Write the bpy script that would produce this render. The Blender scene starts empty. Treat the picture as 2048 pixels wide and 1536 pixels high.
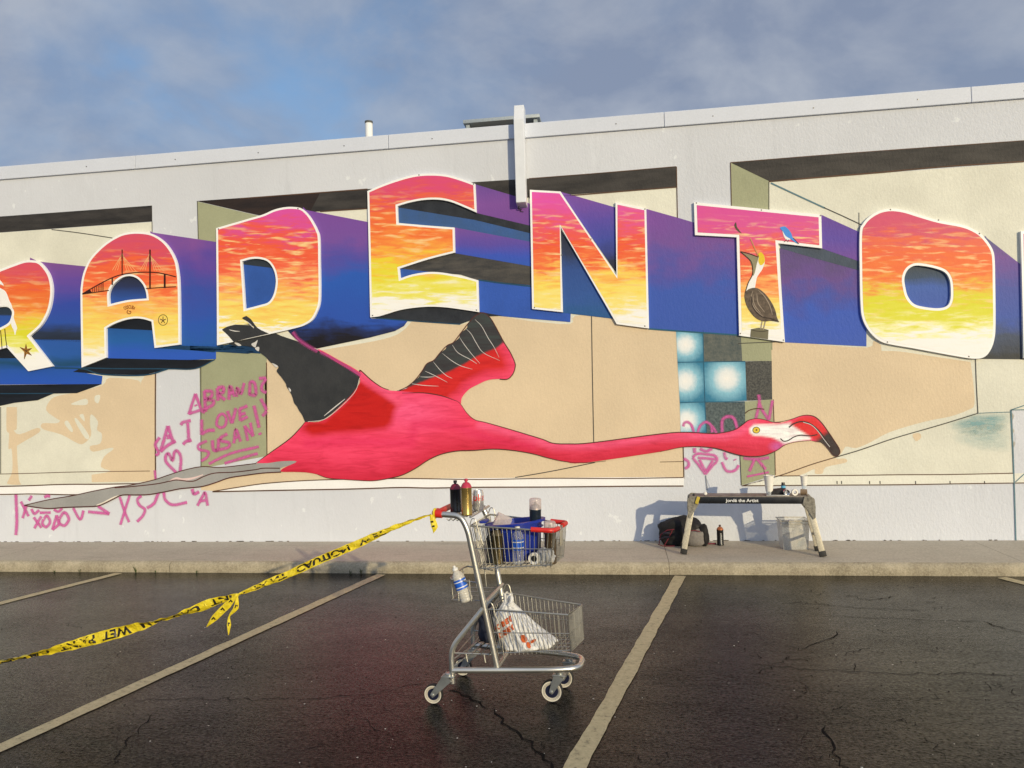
import bpy, bmesh, math, random
import numpy as np
from mathutils import Vector, Matrix, geometry
from mathutils.bvhtree import BVHTree
random.seed(7); rng = np.random.default_rng(7)
sc = bpy.context.scene
col = sc.collection
R = math.radians

# ------------------------------------------------------------------ camera
HC = 1.62; FPX = 1500.0
YAW, PITCH, ROLL = R(8.25), R(1.21), R(1.663)
CF = Vector((-math.sin(YAW)*math.cos(PITCH), math.cos(YAW)*math.cos(PITCH), math.sin(PITCH)))
_r = Vector((math.cos(YAW), math.sin(YAW), 0)); _u = _r.cross(CF)
CR = _r*math.cos(ROLL) - _u*math.sin(ROLL); CU = _r*math.sin(ROLL) + _u*math.cos(ROLL)
CO = Vector((0, 0, HC))
cam = bpy.data.cameras.new('camera'); cam.sensor_width = 36; cam.lens = FPX/2048*36
cam.clip_start = .05; cam.clip_end = 2000
camo = bpy.data.objects.new('camera', cam); col.objects.link(camo)
camo.matrix_world = Matrix(((CR.x, CU.x, -CF.x, 0), (CR.y, CU.y, -CF.y, 0), (CR.z, CU.z, -CF.z, HC), (0, 0, 0, 1)))
sc.camera = camo

# ------------------------------------------------------------------ sky, sun, exposure
SUN_AZ, SUN_EL = R(36), R(14)                 # azimuth to the right of straight-behind
to_sun = Vector((math.sin(SUN_AZ)*math.cos(SUN_EL), -math.cos(SUN_AZ)*math.cos(SUN_EL), math.sin(SUN_EL)))
w = bpy.data.worlds.new('World'); sc.world = w; w.use_nodes = True
nt = w.node_tree; nt.nodes.clear()
def nd(t, typ, ins=None, **kw):
    n = t.nodes.new('ShaderNode'+typ)
    for k, v in kw.items(): setattr(n, k, v)
    for k, v in (ins or {}).items():
        s = n.inputs[k]
        if isinstance(v, bpy.types.NodeSocket): t.links.new(v, s)
        else: s.default_value = v
    return n
def ramp(t, fac, stops, interp='LINEAR'):
    n = nd(t, 'ValToRGB', {0: fac}); cr = n.color_ramp; cr.interpolation = interp
    while len(cr.elements) < len(stops): cr.elements.new(.5)
    for e, (p, c) in zip(cr.elements, stops):
        e.position = p; e.color = (*c[:3], 1) if hasattr(c, '__len__') else (c, c, c, 1)
    return n.outputs[0]
def mth(t, op, a, b=0.0, clamp=False):
    n = nd(t, 'Math', {0: a, 1: b}, operation=op); n.use_clamp = clamp; return n.outputs[0]
def mixc(t, fac, a, b, blend='MIX'):
    n = nd(t, 'Mix', data_type='RGBA', blend_type=blend)
    for s, v in ((0, fac), (6, a), (7, b)):
        if isinstance(v, bpy.types.NodeSocket): t.links.new(v, n.inputs[s])
        else: n.inputs[s].default_value = (*v[:3], 1) if hasattr(v, '__len__') else v
    return n.outputs[2]
sky = nd(nt, 'TexSky', sky_type='NISHITA'); sky.sun_disc = False
sky.sun_elevation = SUN_EL; sky.sun_rotation = math.pi - SUN_AZ
sky.air_density = 1.0; sky.dust_density = .4; sky.ozone_density = 2.5
tc = nd(nt, 'TexCoord')
sep = nd(nt, 'SeparateXYZ', {0: tc.outputs['Generated']})
zz = mth(nt, 'ADD', mth(nt, 'MAXIMUM', sep.outputs[2], 0.0), .40)
cx = mth(nt, 'DIVIDE', sep.outputs[0], zz); cy = mth(nt, 'DIVIDE', sep.outputs[1], zz)
cv = nd(nt, 'CombineXYZ', {0: cx, 1: cy, 2: 0.0}).outputs[0]
cmap = nd(nt, 'Mapping', {0: cv, 'Location': (18.52, 5.221, 0), 'Rotation': (0, 0, .3), 'Scale': (1.25, 1.25, 1)}).outputs[0]
n1 = nd(nt, 'TexNoise', {'Vector': cmap, 'Scale': 1.15, 'Detail': 7.0, 'Roughness': .5, 'Distortion': .25}).outputs[0]
n2 = nd(nt, 'TexNoise', {'Vector': cmap, 'Scale': 3.6, 'Detail': 6.0, 'Roughness': .55}).outputs[0]
cmap2 = nd(nt, 'VectorMath', {0: cmap, 1: (-.07, .09, 0)}, operation='ADD').outputs[0]     # a step away from the sun: lit rims
n3 = nd(nt, 'TexNoise', {'Vector': cmap, 'Scale': 2.1, 'Detail': 8.0, 'Roughness': .56, 'Distortion': .3}).outputs[0]
n4 = nd(nt, 'TexNoise', {'Vector': cmap2, 'Scale': 2.1, 'Detail': 8.0, 'Roughness': .56, 'Distortion': .3}).outputs[0]
cov = ramp(nt, mth(nt, 'ADD', mth(nt, 'MULTIPLY', n1, .62), mth(nt, 'MULTIPLY', n3, .38)), [(.385, 0.0), (.46, .72), (.55, 1.0)])
lit = mth(nt, 'ADD', mth(nt, 'MULTIPLY', mth(nt, 'SUBTRACT', n3, n4), 3.8), mth(nt, 'SUBTRACT', n2, .08), True)
ccol = mixc(nt, lit, (1.66, 1.98, 2.74), (2.78, 3.02, 3.52))
# clouds on the sun's side of the sky are lit more strongly
sd = nd(nt, 'VectorMath', {0: tc.outputs['Generated'], 1: tuple(to_sun)}, operation='DOT_PRODUCT').outputs['Value']
ccol = nd(nt, 'VectorMath', {0: ccol, 'Scale': mth(nt, 'ADD', 1.0, mth(nt, 'MULTIPLY', mth(nt, 'MAXIMUM', sd, 0.0), 1.1))}, operation='SCALE').outputs[0]
skyc = mixc(nt, mth(nt, 'MULTIPLY', cov, .9), sky.outputs[0], ccol)
bg = nd(nt, 'Background', {0: skyc, 1: .15})
nd(nt, 'OutputWorld', {0: bg.outputs[0]})
sun = bpy.data.lights.new('sun', 'SUN'); sun.energy = 3.05; sun.angle = R(.5); sun.color = (1.0, .84, .54)
so = bpy.data.objects.new('sun', sun); col.objects.link(so)
so.rotation_euler = to_sun.to_track_quat('Z', 'Y').to_euler()
so.location = (6, -8, 6)
vs = sc.view_settings; vs.view_transform = 'Standard'; vs.look = 'None'; vs.gamma = 1; vs.exposure = 0.0
vs.use_curve_mapping = False
sc.cycles.use_denoising = True
sc.cycles.max_bounces = 8; sc.cycles.transparent_max_bounces = 24

# ------------------------------------------------------------------ pixel -> place helpers
D_WALL = 7.95; Z_WALK = .11; Y_KERB = 6.93
def ray(px, py): return CF + CR*((px-1024)/FPX) - CU*((py-768)/FPX)
def W(px, py, off=0.0):                      # a point on the wall plane (off metres in front of it)
    d = ray(px, py); return CO + d*((D_WALL-off)/d.y)
def G(px, py, z=0.0):                        # a point on a level surface
    d = ray(px, py); return CO + d*((z-HC)/d.z)
def AY(px, py, y):                           # a point at depth y
    d = ray(px, py); return CO + d*(y/d.y)
def Z(ox, oy, s, pts): return [(ox+p[0]/s, oy+p[1]/s, *p[2:]) for p in pts]

# ------------------------------------------------------------------ colour
def lin(c):
    return tuple(((v/255)/12.92 if v/255 <= .04045 else ((v/255+.055)/1.055)**2.4) for v in c)
ILL = (1.04, .96, .79)
def alb(*c):                                 # paint colour from its sunlit look on the wall
    return tuple(min(.9, v/i) for v, i in zip(lin(c), ILL))
MATS = {}
def newmat(name, rough=.6, spec=.35, metal=0.0):
    m = bpy.data.materials.new(name); m.use_nodes = True; t = m.node_tree; t.nodes.clear()
    b = nd(t, 'BsdfPrincipled', {'Roughness': rough, 'Metallic': metal, 'Specular IOR Level': spec})
    nd(t, 'OutputMaterial', {0: b.outputs[0]})
    return m, t, b
def pos(t, scale=(1, 1, 1), loc=(0, 0, 0)):
    g = nd(t, 'NewGeometry'); return nd(t, 'Mapping', {0: g.outputs['Position'], 'Scale': scale, 'Location': loc}).outputs[0]
def noise(t, vec, scale, detail=4.0, rough=.55, dist=0.0):
    return nd(t, 'TexNoise', {'Vector': vec, 'Scale': scale, 'Detail': detail, 'Roughness': rough, 'Distortion': dist}).outputs[0]
def stucco(t, b, s=.35):
    n = noise(t, pos(t, (1, 1, .55)), 42, 5, .6); n2 = noise(t, pos(t), 160, 3, .5)
    # heavier trowel marks towards the rougher end of the wall
    g = nd(t, 'NewGeometry'); sx = nd(t, 'SeparateXYZ', {0: g.outputs['Position']}).outputs[0]
    k = nd(t, 'MapRange', {0: sx, 1: -3.0, 2: 3.0, 3: .35, 4: 1.0}).outputs[0]
    h = mth(t, 'MULTIPLY', mth(t, 'ADD', mth(t, 'MULTIPLY', n, .75), mth(t, 'MULTIPLY', n2, .25)), k)
    bp = nd(t, 'Bump', {'Height': h, 'Strength': s*1.15, 'Distance': .013}); t.links.new(bp.outputs[0], b.inputs['Normal'])
def paint(name, c, var=.06, rough=.62, c2=None, brush=(1, 1, 1), scale=3.0, bump=.35, lo=.35, hi=.65, spec=.3):
    if name in MATS: return MATS[name]
    m, t, b = newmat(name, rough, spec)
    n = noise(t, pos(t, brush), scale, 5, .6)
    d = c2 if c2 else tuple(v*(1-var*2) for v in c)
    l = c if c2 else tuple(min(.92, v*(1+var)) for v in c)
    base = ramp(t, n, [(lo, d), (hi, l)])
    n3 = noise(t, pos(t), 55, 3, .6)
    base = mixc(t, mth(t, 'MULTIPLY', ramp(t, noise(t, pos(t, (1, 1, 1.4), (4, 1, 2)), .9, 4, .6), [(.42, 0.0), (.62, 1.0)]), .35), base, tuple(v*.90 for v in c)) if bump else base
    base = mixc(t, .16, base, ramp(t, n3, [(.3, tuple(v*.72 for v in c)), (.7, tuple(min(.95, v*1.2+.012) for v in c))]))
    if bump: base = mixc(t, mth(t, 'MULTIPLY', ramp(t, noise(t, pos(t, (1, 1, .6), (9, 2, 4)), 4.5, 6, .7), [(.66, 0.0), (.74, 1.0)]), .16), base, tuple(min(.95, v*1.25+.05) for v in c))
    t.links.new(base, b.inputs['Base Color'])
    if bump: stucco(t, b, bump)
    MATS[name] = m; return m
def flat(name, c, rough=.5, metal=0.0, spec=.5, var=.08, scale=40.0):
    if name in MATS: return MATS[name]
    m, t, b = newmat(name, rough, spec, metal)
    n = noise(t, pos(t), scale, 4, .6)
    t.links.new(ramp(t, n, [(.3, tuple(v*(1-var) for v in c)), (.7, tuple(min(.97, v*(1+var)) for v in c))]), b.inputs['Base Color'])
    t.links.new(ramp(t, noise(t, pos(t), scale*.4, 3, .5), [(.3, max(.03, rough*.75)), (.7, min(1, rough*1.25))]), b.inputs['Roughness'])
    MATS[name] = m; return m
def vramp(name, y0, y1, stops, warp=.10, streak=0.0, pale=0.0, bump=.3, slant=.12, rough=.6, sx=1.0):
    """paint blended along the shape's own height (UV in photo-pixel/100 units), with brush streaks"""
    m, t, b = newmat(name, rough, .3)
    uv = nd(t, 'UVMap').outputs[0]
    s = nd(t, 'SeparateXYZ', {0: uv})
    v = nd(t, 'MapRange', {0: s.outputs[1], 1: -y0/100, 2: -y1/100, 3: 0.0, 4: 1.0}).outputs[0]
    mp = nd(t, 'Mapping', {0: uv, 'Rotation': (0, 0, slant), 'Scale': (1.7*sx, 10.0*sx, 1)}).outputs[0]
    mp2 = nd(t, 'Mapping', {0: uv, 'Scale': (1.2, 1.2, 1)}).outputs[0]
    n = noise(t, mp, 1.0, 5, .6, .5); nb = noise(t, mp2, 1.6, 3, .5)
    nc = ramp(t, n, [(.33, 0.0), (.67, 1.0)])
    f = mth(t, 'ADD', v, mth(t, 'MULTIPLY', mth(t, 'SUBTRACT', nc, .5), streak))
    f = mth(t, 'ADD', f, mth(t, 'MULTIPLY', mth(t, 'SUBTRACT', nb, .5), warp*2))
    c = ramp(t, f, [(p, alb(*q)) for p, q in stops])
    if pale:
        mp3 = nd(t, 'Mapping', {0: uv, 'Rotation': (0, 0, slant*1.2), 'Scale': (2.0, 13, 1), 'Location': (y0*.013, 3.1, 0)}).outputs[0]
        n3 = noise(t, mp3, 1.0, 3, .5, .3)
        k = mth(t, 'MULTIPLY', ramp(t, n3, [(.53, 0.0), (.68, 1.0)]), ramp(t, v, [(.08, 0.0), (.25, 1.0), (.6, 1.0), (.8, .1)]))
        c = mixc(t, mth(t, 'MULTIPLY', k, pale), c, alb(252, 205, 130))
    t.links.new(c, b.inputs['Base Color'])
    if bump: stucco(t, b, bump)
    MATS[name] = m; return m

# ------------------------------------------------------------------ object helpers
def tag(o, label=None, cat=None, group=None, kind=None):
    for k, v in (('label', label), ('category', cat), ('group', group), ('kind', kind)):
        if v: o[k] = v
    return o
def obj(name, verts, faces, mat, parent=None, smooth=0, uv=None, cols=None):
    me = bpy.data.meshes.new(name); me.from_pydata([tuple(v) for v in verts], [], faces); me.validate(); me.update()
    if uv is not None:
        l = me.uv_layers.new(name='UVMap'); vi = np.empty(len(me.loops), 'i'); me.loops.foreach_get('vertex_index', vi)
        l.data.foreach_set('uv', np.asarray(uv, 'f')[vi].ravel())
    if cols is not None:
        a = me.color_attributes.new('Col', 'FLOAT_COLOR', 'POINT')
        a.data.foreach_set('color', np.c_[np.asarray(cols, 'f'), np.ones(len(cols), 'f')].ravel())
    if smooth:
        me.polygons.foreach_set('use_smooth', [True]*len(me.polygons))
        if smooth < 180: me.set_sharp_from_angle(angle=R(smooth))
    if mat: me.materials.append(mat)
    o = bpy.data.objects.new(name, me); col.objects.link(o)
    if parent: o.parent = parent; o.matrix_parent_inverse = parent.matrix_world.inverted()
    return o
def empty(name, loc=(0, 0, 0)):
    o = bpy.data.objects.new(name, None); o.empty_display_size = .1; o.location = loc; col.objects.link(o)
    o.matrix_world = Matrix.Translation(loc); return o
class MB:
    def __init__(s): s.v = []; s.f = []
    def add(s, v, f):
        k = len(s.v); s.v += [Vector(p) for p in v]; s.f += [tuple(i+k for i in q) for q in f]; return s
    def box(s, c, size, M=None, bev=0.0, taper=1.0):
        x, y, z = (d/2 for d in size); c = Vector(c)
        if bev:
            bm = bmesh.new(); bmesh.ops.create_cube(bm, size=1)
            for q in bm.verts:
                k = taper if q.co.z < 0 else 1
                q.co = Vector((q.co.x*size[0]*k, q.co.y*size[1]*k, q.co.z*size[2]))
            bmesh.ops.bevel(bm, geom=bm.edges[:], offset=bev, segments=2, affect='EDGES', profile=.6)
            bm.verts.index_update()
            v = [q.co.copy() for q in bm.verts]; f = [[q.index for q in p.verts] for p in bm.faces]; bm.free()
        else:
            v = [Vector((i*x*(taper if k < 0 else 1), j*y*(taper if k < 0 else 1), k*z)) for i in (-1, 1) for j in (-1, 1) for k in (-1, 1)]
            f = [(0, 1, 3, 2), (4, 6, 7, 5), (0, 4, 5, 1), (2, 3, 7, 6), (0, 2, 6, 4), (1, 5, 7, 3)]
        if M is not None: v = [M @ p for p in v]
        return s.add([p+c for p in v], f)
    def tube(s, path, r, seg=8, closed=False, cap=True):
        p = [Vector(q) for q in path]; n = len(p); rs = r if hasattr(r, '__len__') else [r]*n
        t = []
        for i in range(n):
            a = p[(i-1) % n] if (closed or i > 0) else p[i]; b = p[(i+1) % n] if (closed or i < n-1) else p[i]
            t.append((b-a).normalized())
        up = Vector((0, 0, 1)) if abs(t[0].z) < .9 else Vector((1, 0, 0))
        nn = t[0].cross(up).normalized(); v = []; f = []
        for i in range(n):
            if i: nn = (nn - t[i]*nn.dot(t[i])).normalized()
            bb = t[i].cross(nn)
            for k in range(seg):
                a = 2*math.pi*k/seg; v.append(p[i] + (nn*math.cos(a)+bb*math.sin(a))*rs[i])
        m = n if closed else n-1
        for i in range(m):
            for k in range(seg):
                a, b2 = i*seg+k, i*seg+(k+1) % seg; c = ((i+1) % n)*seg
                f.append((a, b2, c+(k+1) % seg, c+k))
        if cap and not closed: f += [tuple(range(seg))[::-1], tuple(range((n-1)*seg, n*seg))]
        return s.add(v, f)
    def lathe(s, prof, o, axis=(0, 0, 1), seg=24, sx=1.0, sy=1.0, caps=True):
        if prof[0] == prof[-1]: caps = False
        ax = Vector(axis).normalized(); e = Vector((1, 0, 0)) if abs(ax.x) < .8 else Vector((0, 0, 1))
        u = (e-ax*e.dot(ax)).normalized(); q = ax.cross(u); o = Vector(o); v = []; f = []
        for r, h in prof:
            for k in range(seg):
                a = 2*math.pi*k/seg; v.append(o+ax*h+u*(r*sx*math.cos(a))+q*(r*sy*math.sin(a)))
        for i in range(len(prof)-1):
            for k in range(seg):
                f.append((i*seg+k, i*seg+(k+1) % seg, (i+1)*seg+(k+1) % seg, (i+1)*seg+k))
        if caps and prof[0][0] > 1e-5: f.append(tuple(range(seg))[::-1])
        if caps and prof[-1][0] > 1e-5: f.append(tuple(range((len(prof)-1)*seg, len(prof)*seg)))
        return s.add(v, f)
    def build(s, name, mat, parent=None, smooth=40):
        return obj(name, s.v, s.f, mat, parent, smooth)
def spl(pts, n=6, closed=True):
    P = [np.array(p[:2], float) for p in pts]; c = [len(p) > 2 and p[2] for p in pts]; m = len(P); out = []
    for i in range(m if closed else m-1):
        p1, p2 = P[i], P[(i+1) % m]
        e0 = c[i] or (not closed and i == 0); e1 = c[(i+1) % m] or (not closed and i == m-2)
        p0 = 2*p1-p2 if e0 else P[i-1]; p3 = 2*p2-p1 if e1 else P[(i+2) % m]
        k = 1 if (e0 and e1) else n
        for j in range(k):
            t = j/k
            out.append(.5*(2*p1+(p2-p0)*t+(2*p0-5*p1+4*p2-p3)*t*t+(3*p1-p0-3*p2+p3)*t**3))
    if not closed: out.append(P[-1])
    return [tuple(q) for q in out]
def area2(p): return sum(a[0]*b[1]-b[0]*a[1] for a, b in zip(p, p[1:]+p[:1]))
def inset(p, d):
    """move a closed outline d to the left of its direction (inside for positive area)"""
    out = []; n = len(p)
    for i in range(n):
        a, b, c = (np.array(p[(i+k) % n]) for k in (-1, 0, 1))
        e1, e2 = b-a, c-b; l1, l2 = np.hypot(*e1) or 1e-6, np.hypot(*e2) or 1e-6
        n1 = np.array((-e1[1], e1[0]))/l1; n2 = np.array((-e2[1], e2[0]))/l2
        q = n1+n2; q = q/max(.35, (q@q)/2); out.append(tuple(b+q*d))
    return out
def tess(loops):
    tr = geometry.tessellate_polygon([[Vector((x, y, 0)) for x, y in l] for l in loops])
    return [tuple(t) for t in tr]
LAY = .0012
def shape(name, pts, mat, lay, parent, holes=(), smooth=True, base=0.0, n=5):
    """a flat area of paint on the wall (or on a board: base = its face)"""
    loops = [spl(pts, n) if smooth else [q[:2] for q in pts]] + [spl(h, n) for h in holes]
    flatp = [q for l in loops for q in l]
    v = [W(x, y, base+lay*LAY) for x, y in flatp]; f = tess(loops)
    f = [t if (v[t[1]]-v[t[0]]).cross(v[t[2]]-v[t[0]]).y < 0 else t[::-1] for t in f]
    return obj(name, v, f, mat, parent, uv=[(x/100, -y/100) for x, y in flatp])
def stroke(name, paths, wd, mat, lay, parent, base=0.0, sm=5, closed=False, taper=False):
    v = []; f = []; uv = []
    for path in paths:
        p = spl([q if len(q) > 1 else q for q in path], sm, closed) if len(path) > 2 else [q[:2] for q in path]
        p = [np.array(q, float) for q in p]; n = len(p)
        if n == 2:                                   # give straight strokes a little hand wobble
            p = [p[0]*(1-t)+p[1]*t for t in np.linspace(0, 1, 5)]; n = 5
        k0 = len(v); L = 0
        for i in range(n):
            a = p[i-1] if (i or closed) else p[0]; b = p[(i+1) % n] if (i < n-1 or closed) else p[-1]
            d = b-a; d = d/(np.hypot(*d) or 1); nn = np.array((-d[1], d[0]))
            h = wd/2*((.35+.65*math.sin(math.pi*(i+.3)/(n-.4))) if taper else 1)
            if i: L += np.hypot(*(p[i]-p[i-1]))
            for sgn in (-1, 1):
                q = p[i]+nn*h*sgn; v.append(W(q[0], q[1], base+lay*LAY)); uv.append((L/wd, (sgn+1)/2))
        m = n if closed else n-1
        for i in range(m):
            j = (i+1) % n; f.append((k0+2*i, k0+2*i+1, k0+2*j+1, k0+2*j))
        lay += .12
    f = [t if (v[t[1]]-v[t[0]]).cross(v[t[2]]-v[t[0]]).y < 0 else t[::-1] for t in f]
    return obj(name, v, f, mat, parent, uv=uv)
def disc(name, x, y, r, mat, lay, parent, base=0.0, n=14):
    return shape(name, [(x+r*math.cos(2*math.pi*k/n), y+r*math.sin(2*math.pi*k/n)) for k in range(n)], mat, lay, parent, base=base, smooth=False)
def letters(name, v, f, mat, parent):
    """lettering as one object for each glyph"""
    g = list(range(len(v)))
    def fd(i):
        while g[i] != i: g[i] = g[g[i]]; i = g[i]
        return i
    for q in f:
        for i in q[1:]: g[fd(i)] = fd(q[0])
    by = {}
    for q in f: by.setdefault(fd(q[0]), []).append(q)
    for qs in by.values():
        u = sorted({i for q in qs for i in q}); mp = {j: i for i, j in enumerate(u)}
        obj(name, [v[i] for i in u], [tuple(mp[i] for i in q) for q in qs], mat, parent)
def text2d(s, size=1.0, bold=0.0):
    c = bpy.data.curves.new('t', 'FONT'); c.body = s; c.size = size; c.resolution_u = 3; c.offset = bold
    o = bpy.data.objects.new('t', c); col.objects.link(o)
    me = bpy.data.meshes.new_from_object(o); v = [(p.co.x, p.co.y) for p in me.vertices]; f = [tuple(p.vertices) for p in me.polygons]
    bpy.data.objects.remove(o); bpy.data.curves.remove(c); bpy.data.meshes.remove(me); return v, f

# ================================================================== the setting
# ---- asphalt: dark sealed lot with a worn sheen
m, t, b = newmat('asphalt', .42, .5); MATS['asphalt'] = m
P = pos(t)
fine = noise(t, P, 260, 3, .7); mid = noise(t, pos(t, (.8, 1.2, 1)), 62, 6, .74); big = noise(t, P, 1.1, 5, .6); hor = noise(t, pos(t, (.7, 1.6, 1)), 14, 6, .68)
c = ramp(t, mid, [(.34, (.003, .0028, .0026)), (.52, (.011, .010, .0088)), (.70, (.044, .039, .033))])
c = mixc(t, mth(t, 'MULTIPLY', ramp(t, big, [(.38, 0.0), (.66, 1.0)]), .35), c, (.024, .021, .018))
c = mixc(t, mth(t, 'MULTIPLY', ramp(t, noise(t, P, 420, 2, .5), [(.70, 0.0), (.80, 1.0)]), .5), c, (.16, .14, .12))
patch = mth(t, 'MULTIPLY', ramp(t, noise(t, pos(t, (1, 2.2, 1), (5.3, 1.7, 0)), 1.7, 4, .7), [(.66, 0.0), (.76, 1.0)]), .35)
c = mixc(t, patch, c, (.10, .088, .075))
t.links.new(c, b.inputs['Base Color'])
spv = mth(t, 'MULTIPLY', ramp(t, mid, [(.36, .01), (.5, .15), (.64, .48)]), mth(t, 'MULTIPLY', ramp(t, hor, [(.35, .5), (.6, 1.0)]), ramp(t, noise(t, pos(t, (1, 1.6, 1), (2, 7, 0)), .7, 4, .65), [(.36, .45), (.62, 1.15)])))
t.links.new(spv, b.inputs['Specular IOR Level'])
rg = mth(t, 'ADD', ramp(t, big, [(.3, .085), (.7, .19)]), mth(t, 'MULTIPLY', mth(t, 'SUBTRACT', mid, .5), .22))
t.links.new(rg, b.inputs['Roughness'])
hh = mth(t, 'ADD', mth(t, 'MULTIPLY', fine, .45), mth(t, 'ADD', mth(t, 'MULTIPLY', mid, .9), mth(t, 'MULTIPLY', hor, .5)))
bp = nd(t, 'Bump', {'Height': hh, 'Strength': .20, 'Distance': .010}); t.links.new(bp.outputs[0], b.inputs['Normal'])
MATS['asphalt'] = m
lot = obj('parking_lot', [(-600, -600, 0), (600, -600, 0), (600, 600, 0), (-600, 600, 0)], [(0, 1, 2, 3)], m)
tag(lot, 'dark sealed asphalt parking lot with faded painted lines', 'parking lot', kind='structure')

# faded stall lines: each a thin sheet with ragged edges
m, t, b = newmat('line_paint', .6, .35); MATS['line_paint'] = m
n = noise(t, pos(t), 26, 6, .7); nf = noise(t, pos(t), 120, 3, .6)
c = ramp(t, n, [(.28, (.12, .10, .07)), (.42, (.46, .385, .225)), (.75, (.62, .52, .31))])
c = mixc(t, ramp(t, nf, [(.62, 0.0), (.70, .8)]), c, (.06, .05, .042))
t.links.new(c, b.inputs['Base Color'])
bp = nd(t, 'Bump', {'Height': nf, 'Strength': .5, 'Distance': .004}); t.links.new(bp.outputs[0], b.inputs['Normal'])
def stall_line(p0, p1, wd):
    p0, p1 = Vector(p0), Vector(p1); d = (p1-p0); L = d.length; d /= L; nn = Vector((-d.y, d.x, 0)); v = []; f = []
    k = int(L/.035)
    wl = np.convolve(rng.normal(0, 1, k+8), np.ones(4)/4, 'same')*.0045; wr = np.convolve(rng.normal(0, 1, k+8), np.ones(4)/4, 'same')*.0045
    for i in range(k+1):
        q = p0+d*(L*i/k); v += [q+nn*(wd/2+wl[i])+Vector((0, 0, .004)), q-nn*(wd/2+wr[i])+Vector((0, 0, .004))]
        if i: f.append((2*i-2, 2*i-1, 2*i+1, 2*i))
    return obj('painted_line', v, f, MATS['line_paint'], lot)
dirl = (G(1360, 1152)-G(1148, 1536)).normalized()
for px in (-420, 219, 757, 1361, 2062):
    e = G(px, 1152); e = e+dirl*((Y_KERB-.05-e.y)/dirl.y); dd = dirl
    if px == 2062: e = G(2052, 1168); e = e+Vector((.0, .0, 0)); dd = Vector((-.42, 1, 0)).normalized(); e = e+dd*((Y_KERB-.05-e.y)/dd.y)
    if px == 219: dd = (G(226, 1153)-G(0, 1211)).normalized()
    stall_line(e-dd*5.3, e, .098)
# cracks
crackm = flat('crack', (.006, .005, .005), .9, spec=.1)
def crack(pts, wd=.007):
    P = [G(*q) for q in pts]; v = []; f = []; full = []
    for a, c2 in zip(P, P[1:]):
        k = max(2, int((c2-a).length/.04))
        for i in range(k): full.append(a.lerp(c2, i/k))
    full.append(P[-1]); pr = Vector((0, 0, 0))
    for i, q in enumerate(full):
        d = (full[min(i+1, len(full)-1)]-full[max(i-1, 0)]).normalized(); nn = Vector((-d.y, d.x, 0))
        j = nn*rng.normal(0, .012); h = wd*.5*rng.uniform(.35, 1.5)*(.25 if i in (0, len(full)-1) else 1)
        v += [q+j+nn*h+Vector((0, 0, .0025)), q+j-nn*h+Vector((0, 0, .0025))]
        if i: f.append((2*i-2, 2*i-1, 2*i+1, 2*i))
    obj('crack', v, f, crackm, lot)
crack([(895, 1380), (930, 1388), (960, 1404), (1000, 1432), (1040, 1470), (1085, 1510), (1110, 1545)], .012)
crack([(1640, 1452), (1662, 1480), (1672, 1505), (1690, 1530), (1715, 1545)], .010)
crack([(220, 1536), (240, 1500), (262, 1475), (285, 1445), (305, 1425)], .006)
crack([(850, 1366), (800, 1375), (740, 1388), (600, 1400), (450, 1398), (300, 1399), (250, 1404)], .005)
crack([(1500, 1330), (1580, 1335), (1680, 1342), (1800, 1350), (1930, 1346), (2048, 1352)], .005)
crack([(1600, 1300), (1630, 1290), (1660, 1278), (1685, 1262)], .006)
crack([(1965, 1242), (2000, 1255), (2048, 1266), (2090, 1268)], .008)
crack([(1650, 1232), (1750, 1236), (1850, 1240), (1960, 1242)], .004)
crack([(1560, 1208), (1600, 1205), (1700, 1215), (1850, 1222)], .005)
crack([(1690, 1190), (1740, 1200), (1790, 1193)], .008)
crack([(1850, 1475), (1870, 1490), (1890, 1520)], .005)
def hair(n_, x0_, x1_, y0_, y1_):
    for _ in range(n_):
        x, y = rng.uniform(x0_, x1_), rng.uniform(y0_, y1_); pts = [(x, y)]; a = rng.normal(0, .5)
        for k in range(rng.integers(2, 5)): a += rng.normal(0, .7); s_ = rng.uniform(6, 22)*(y-1050)/300; x += s_*math.cos(a); y += s_*math.sin(a)*.45; pts.append((x, y))
        crack(pts, rng.uniform(.002, .0045))
hair(46, 1450, 2060, 1180, 1530); hair(22, 50, 1400, 1180, 1530); hair(14, 1500, 1900, 1175, 1230)
crack([(1760, 1395), (1830, 1402), (1900, 1398)], .004)
# grit, flakes and dark crumbs too small to pick apart
def scatter(name, n, mat, lab, s0, s1, zoff=.003):
    v = []; f = []
    for _ in range(n):
        p = G(rng.uniform(-150, 2200), 1158+(1600-1158)*rng.uniform(0, 1)**1.3); a = rng.uniform(0, 6.3); s = rng.uniform(s0, s1); k = rng.uniform(.35, 1)
        e = Vector((math.cos(a)*s, math.sin(a)*s, 0)); g = Vector((-math.sin(a)*s*k, math.cos(a)*s*k, 0)); i = len(v); h = s*rng.uniform(.1, .3)
        v += [p-e+Vector((0, 0, zoff)), p-g+Vector((0, 0, zoff)), p+e+Vector((0, 0, zoff)), p+g+Vector((0, 0, zoff)), p+Vector((0, 0, zoff+h))]
        f += [(i, i+1, i+4), (i+1, i+2, i+4), (i+2, i+3, i+4), (i+3, i, i+4)]
    o = obj(name, v, f, mat, lot); o['kind'] = 'stuff'
scatter('pale_grit', 150, flat('grit_pale', (.55, .52, .47), .8), 0, .002, .007)
scatter('dark_crumbs', 160, flat('grit_dark', (.015, .012, .01), .9), 0, .003, .009, .0015)

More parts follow.
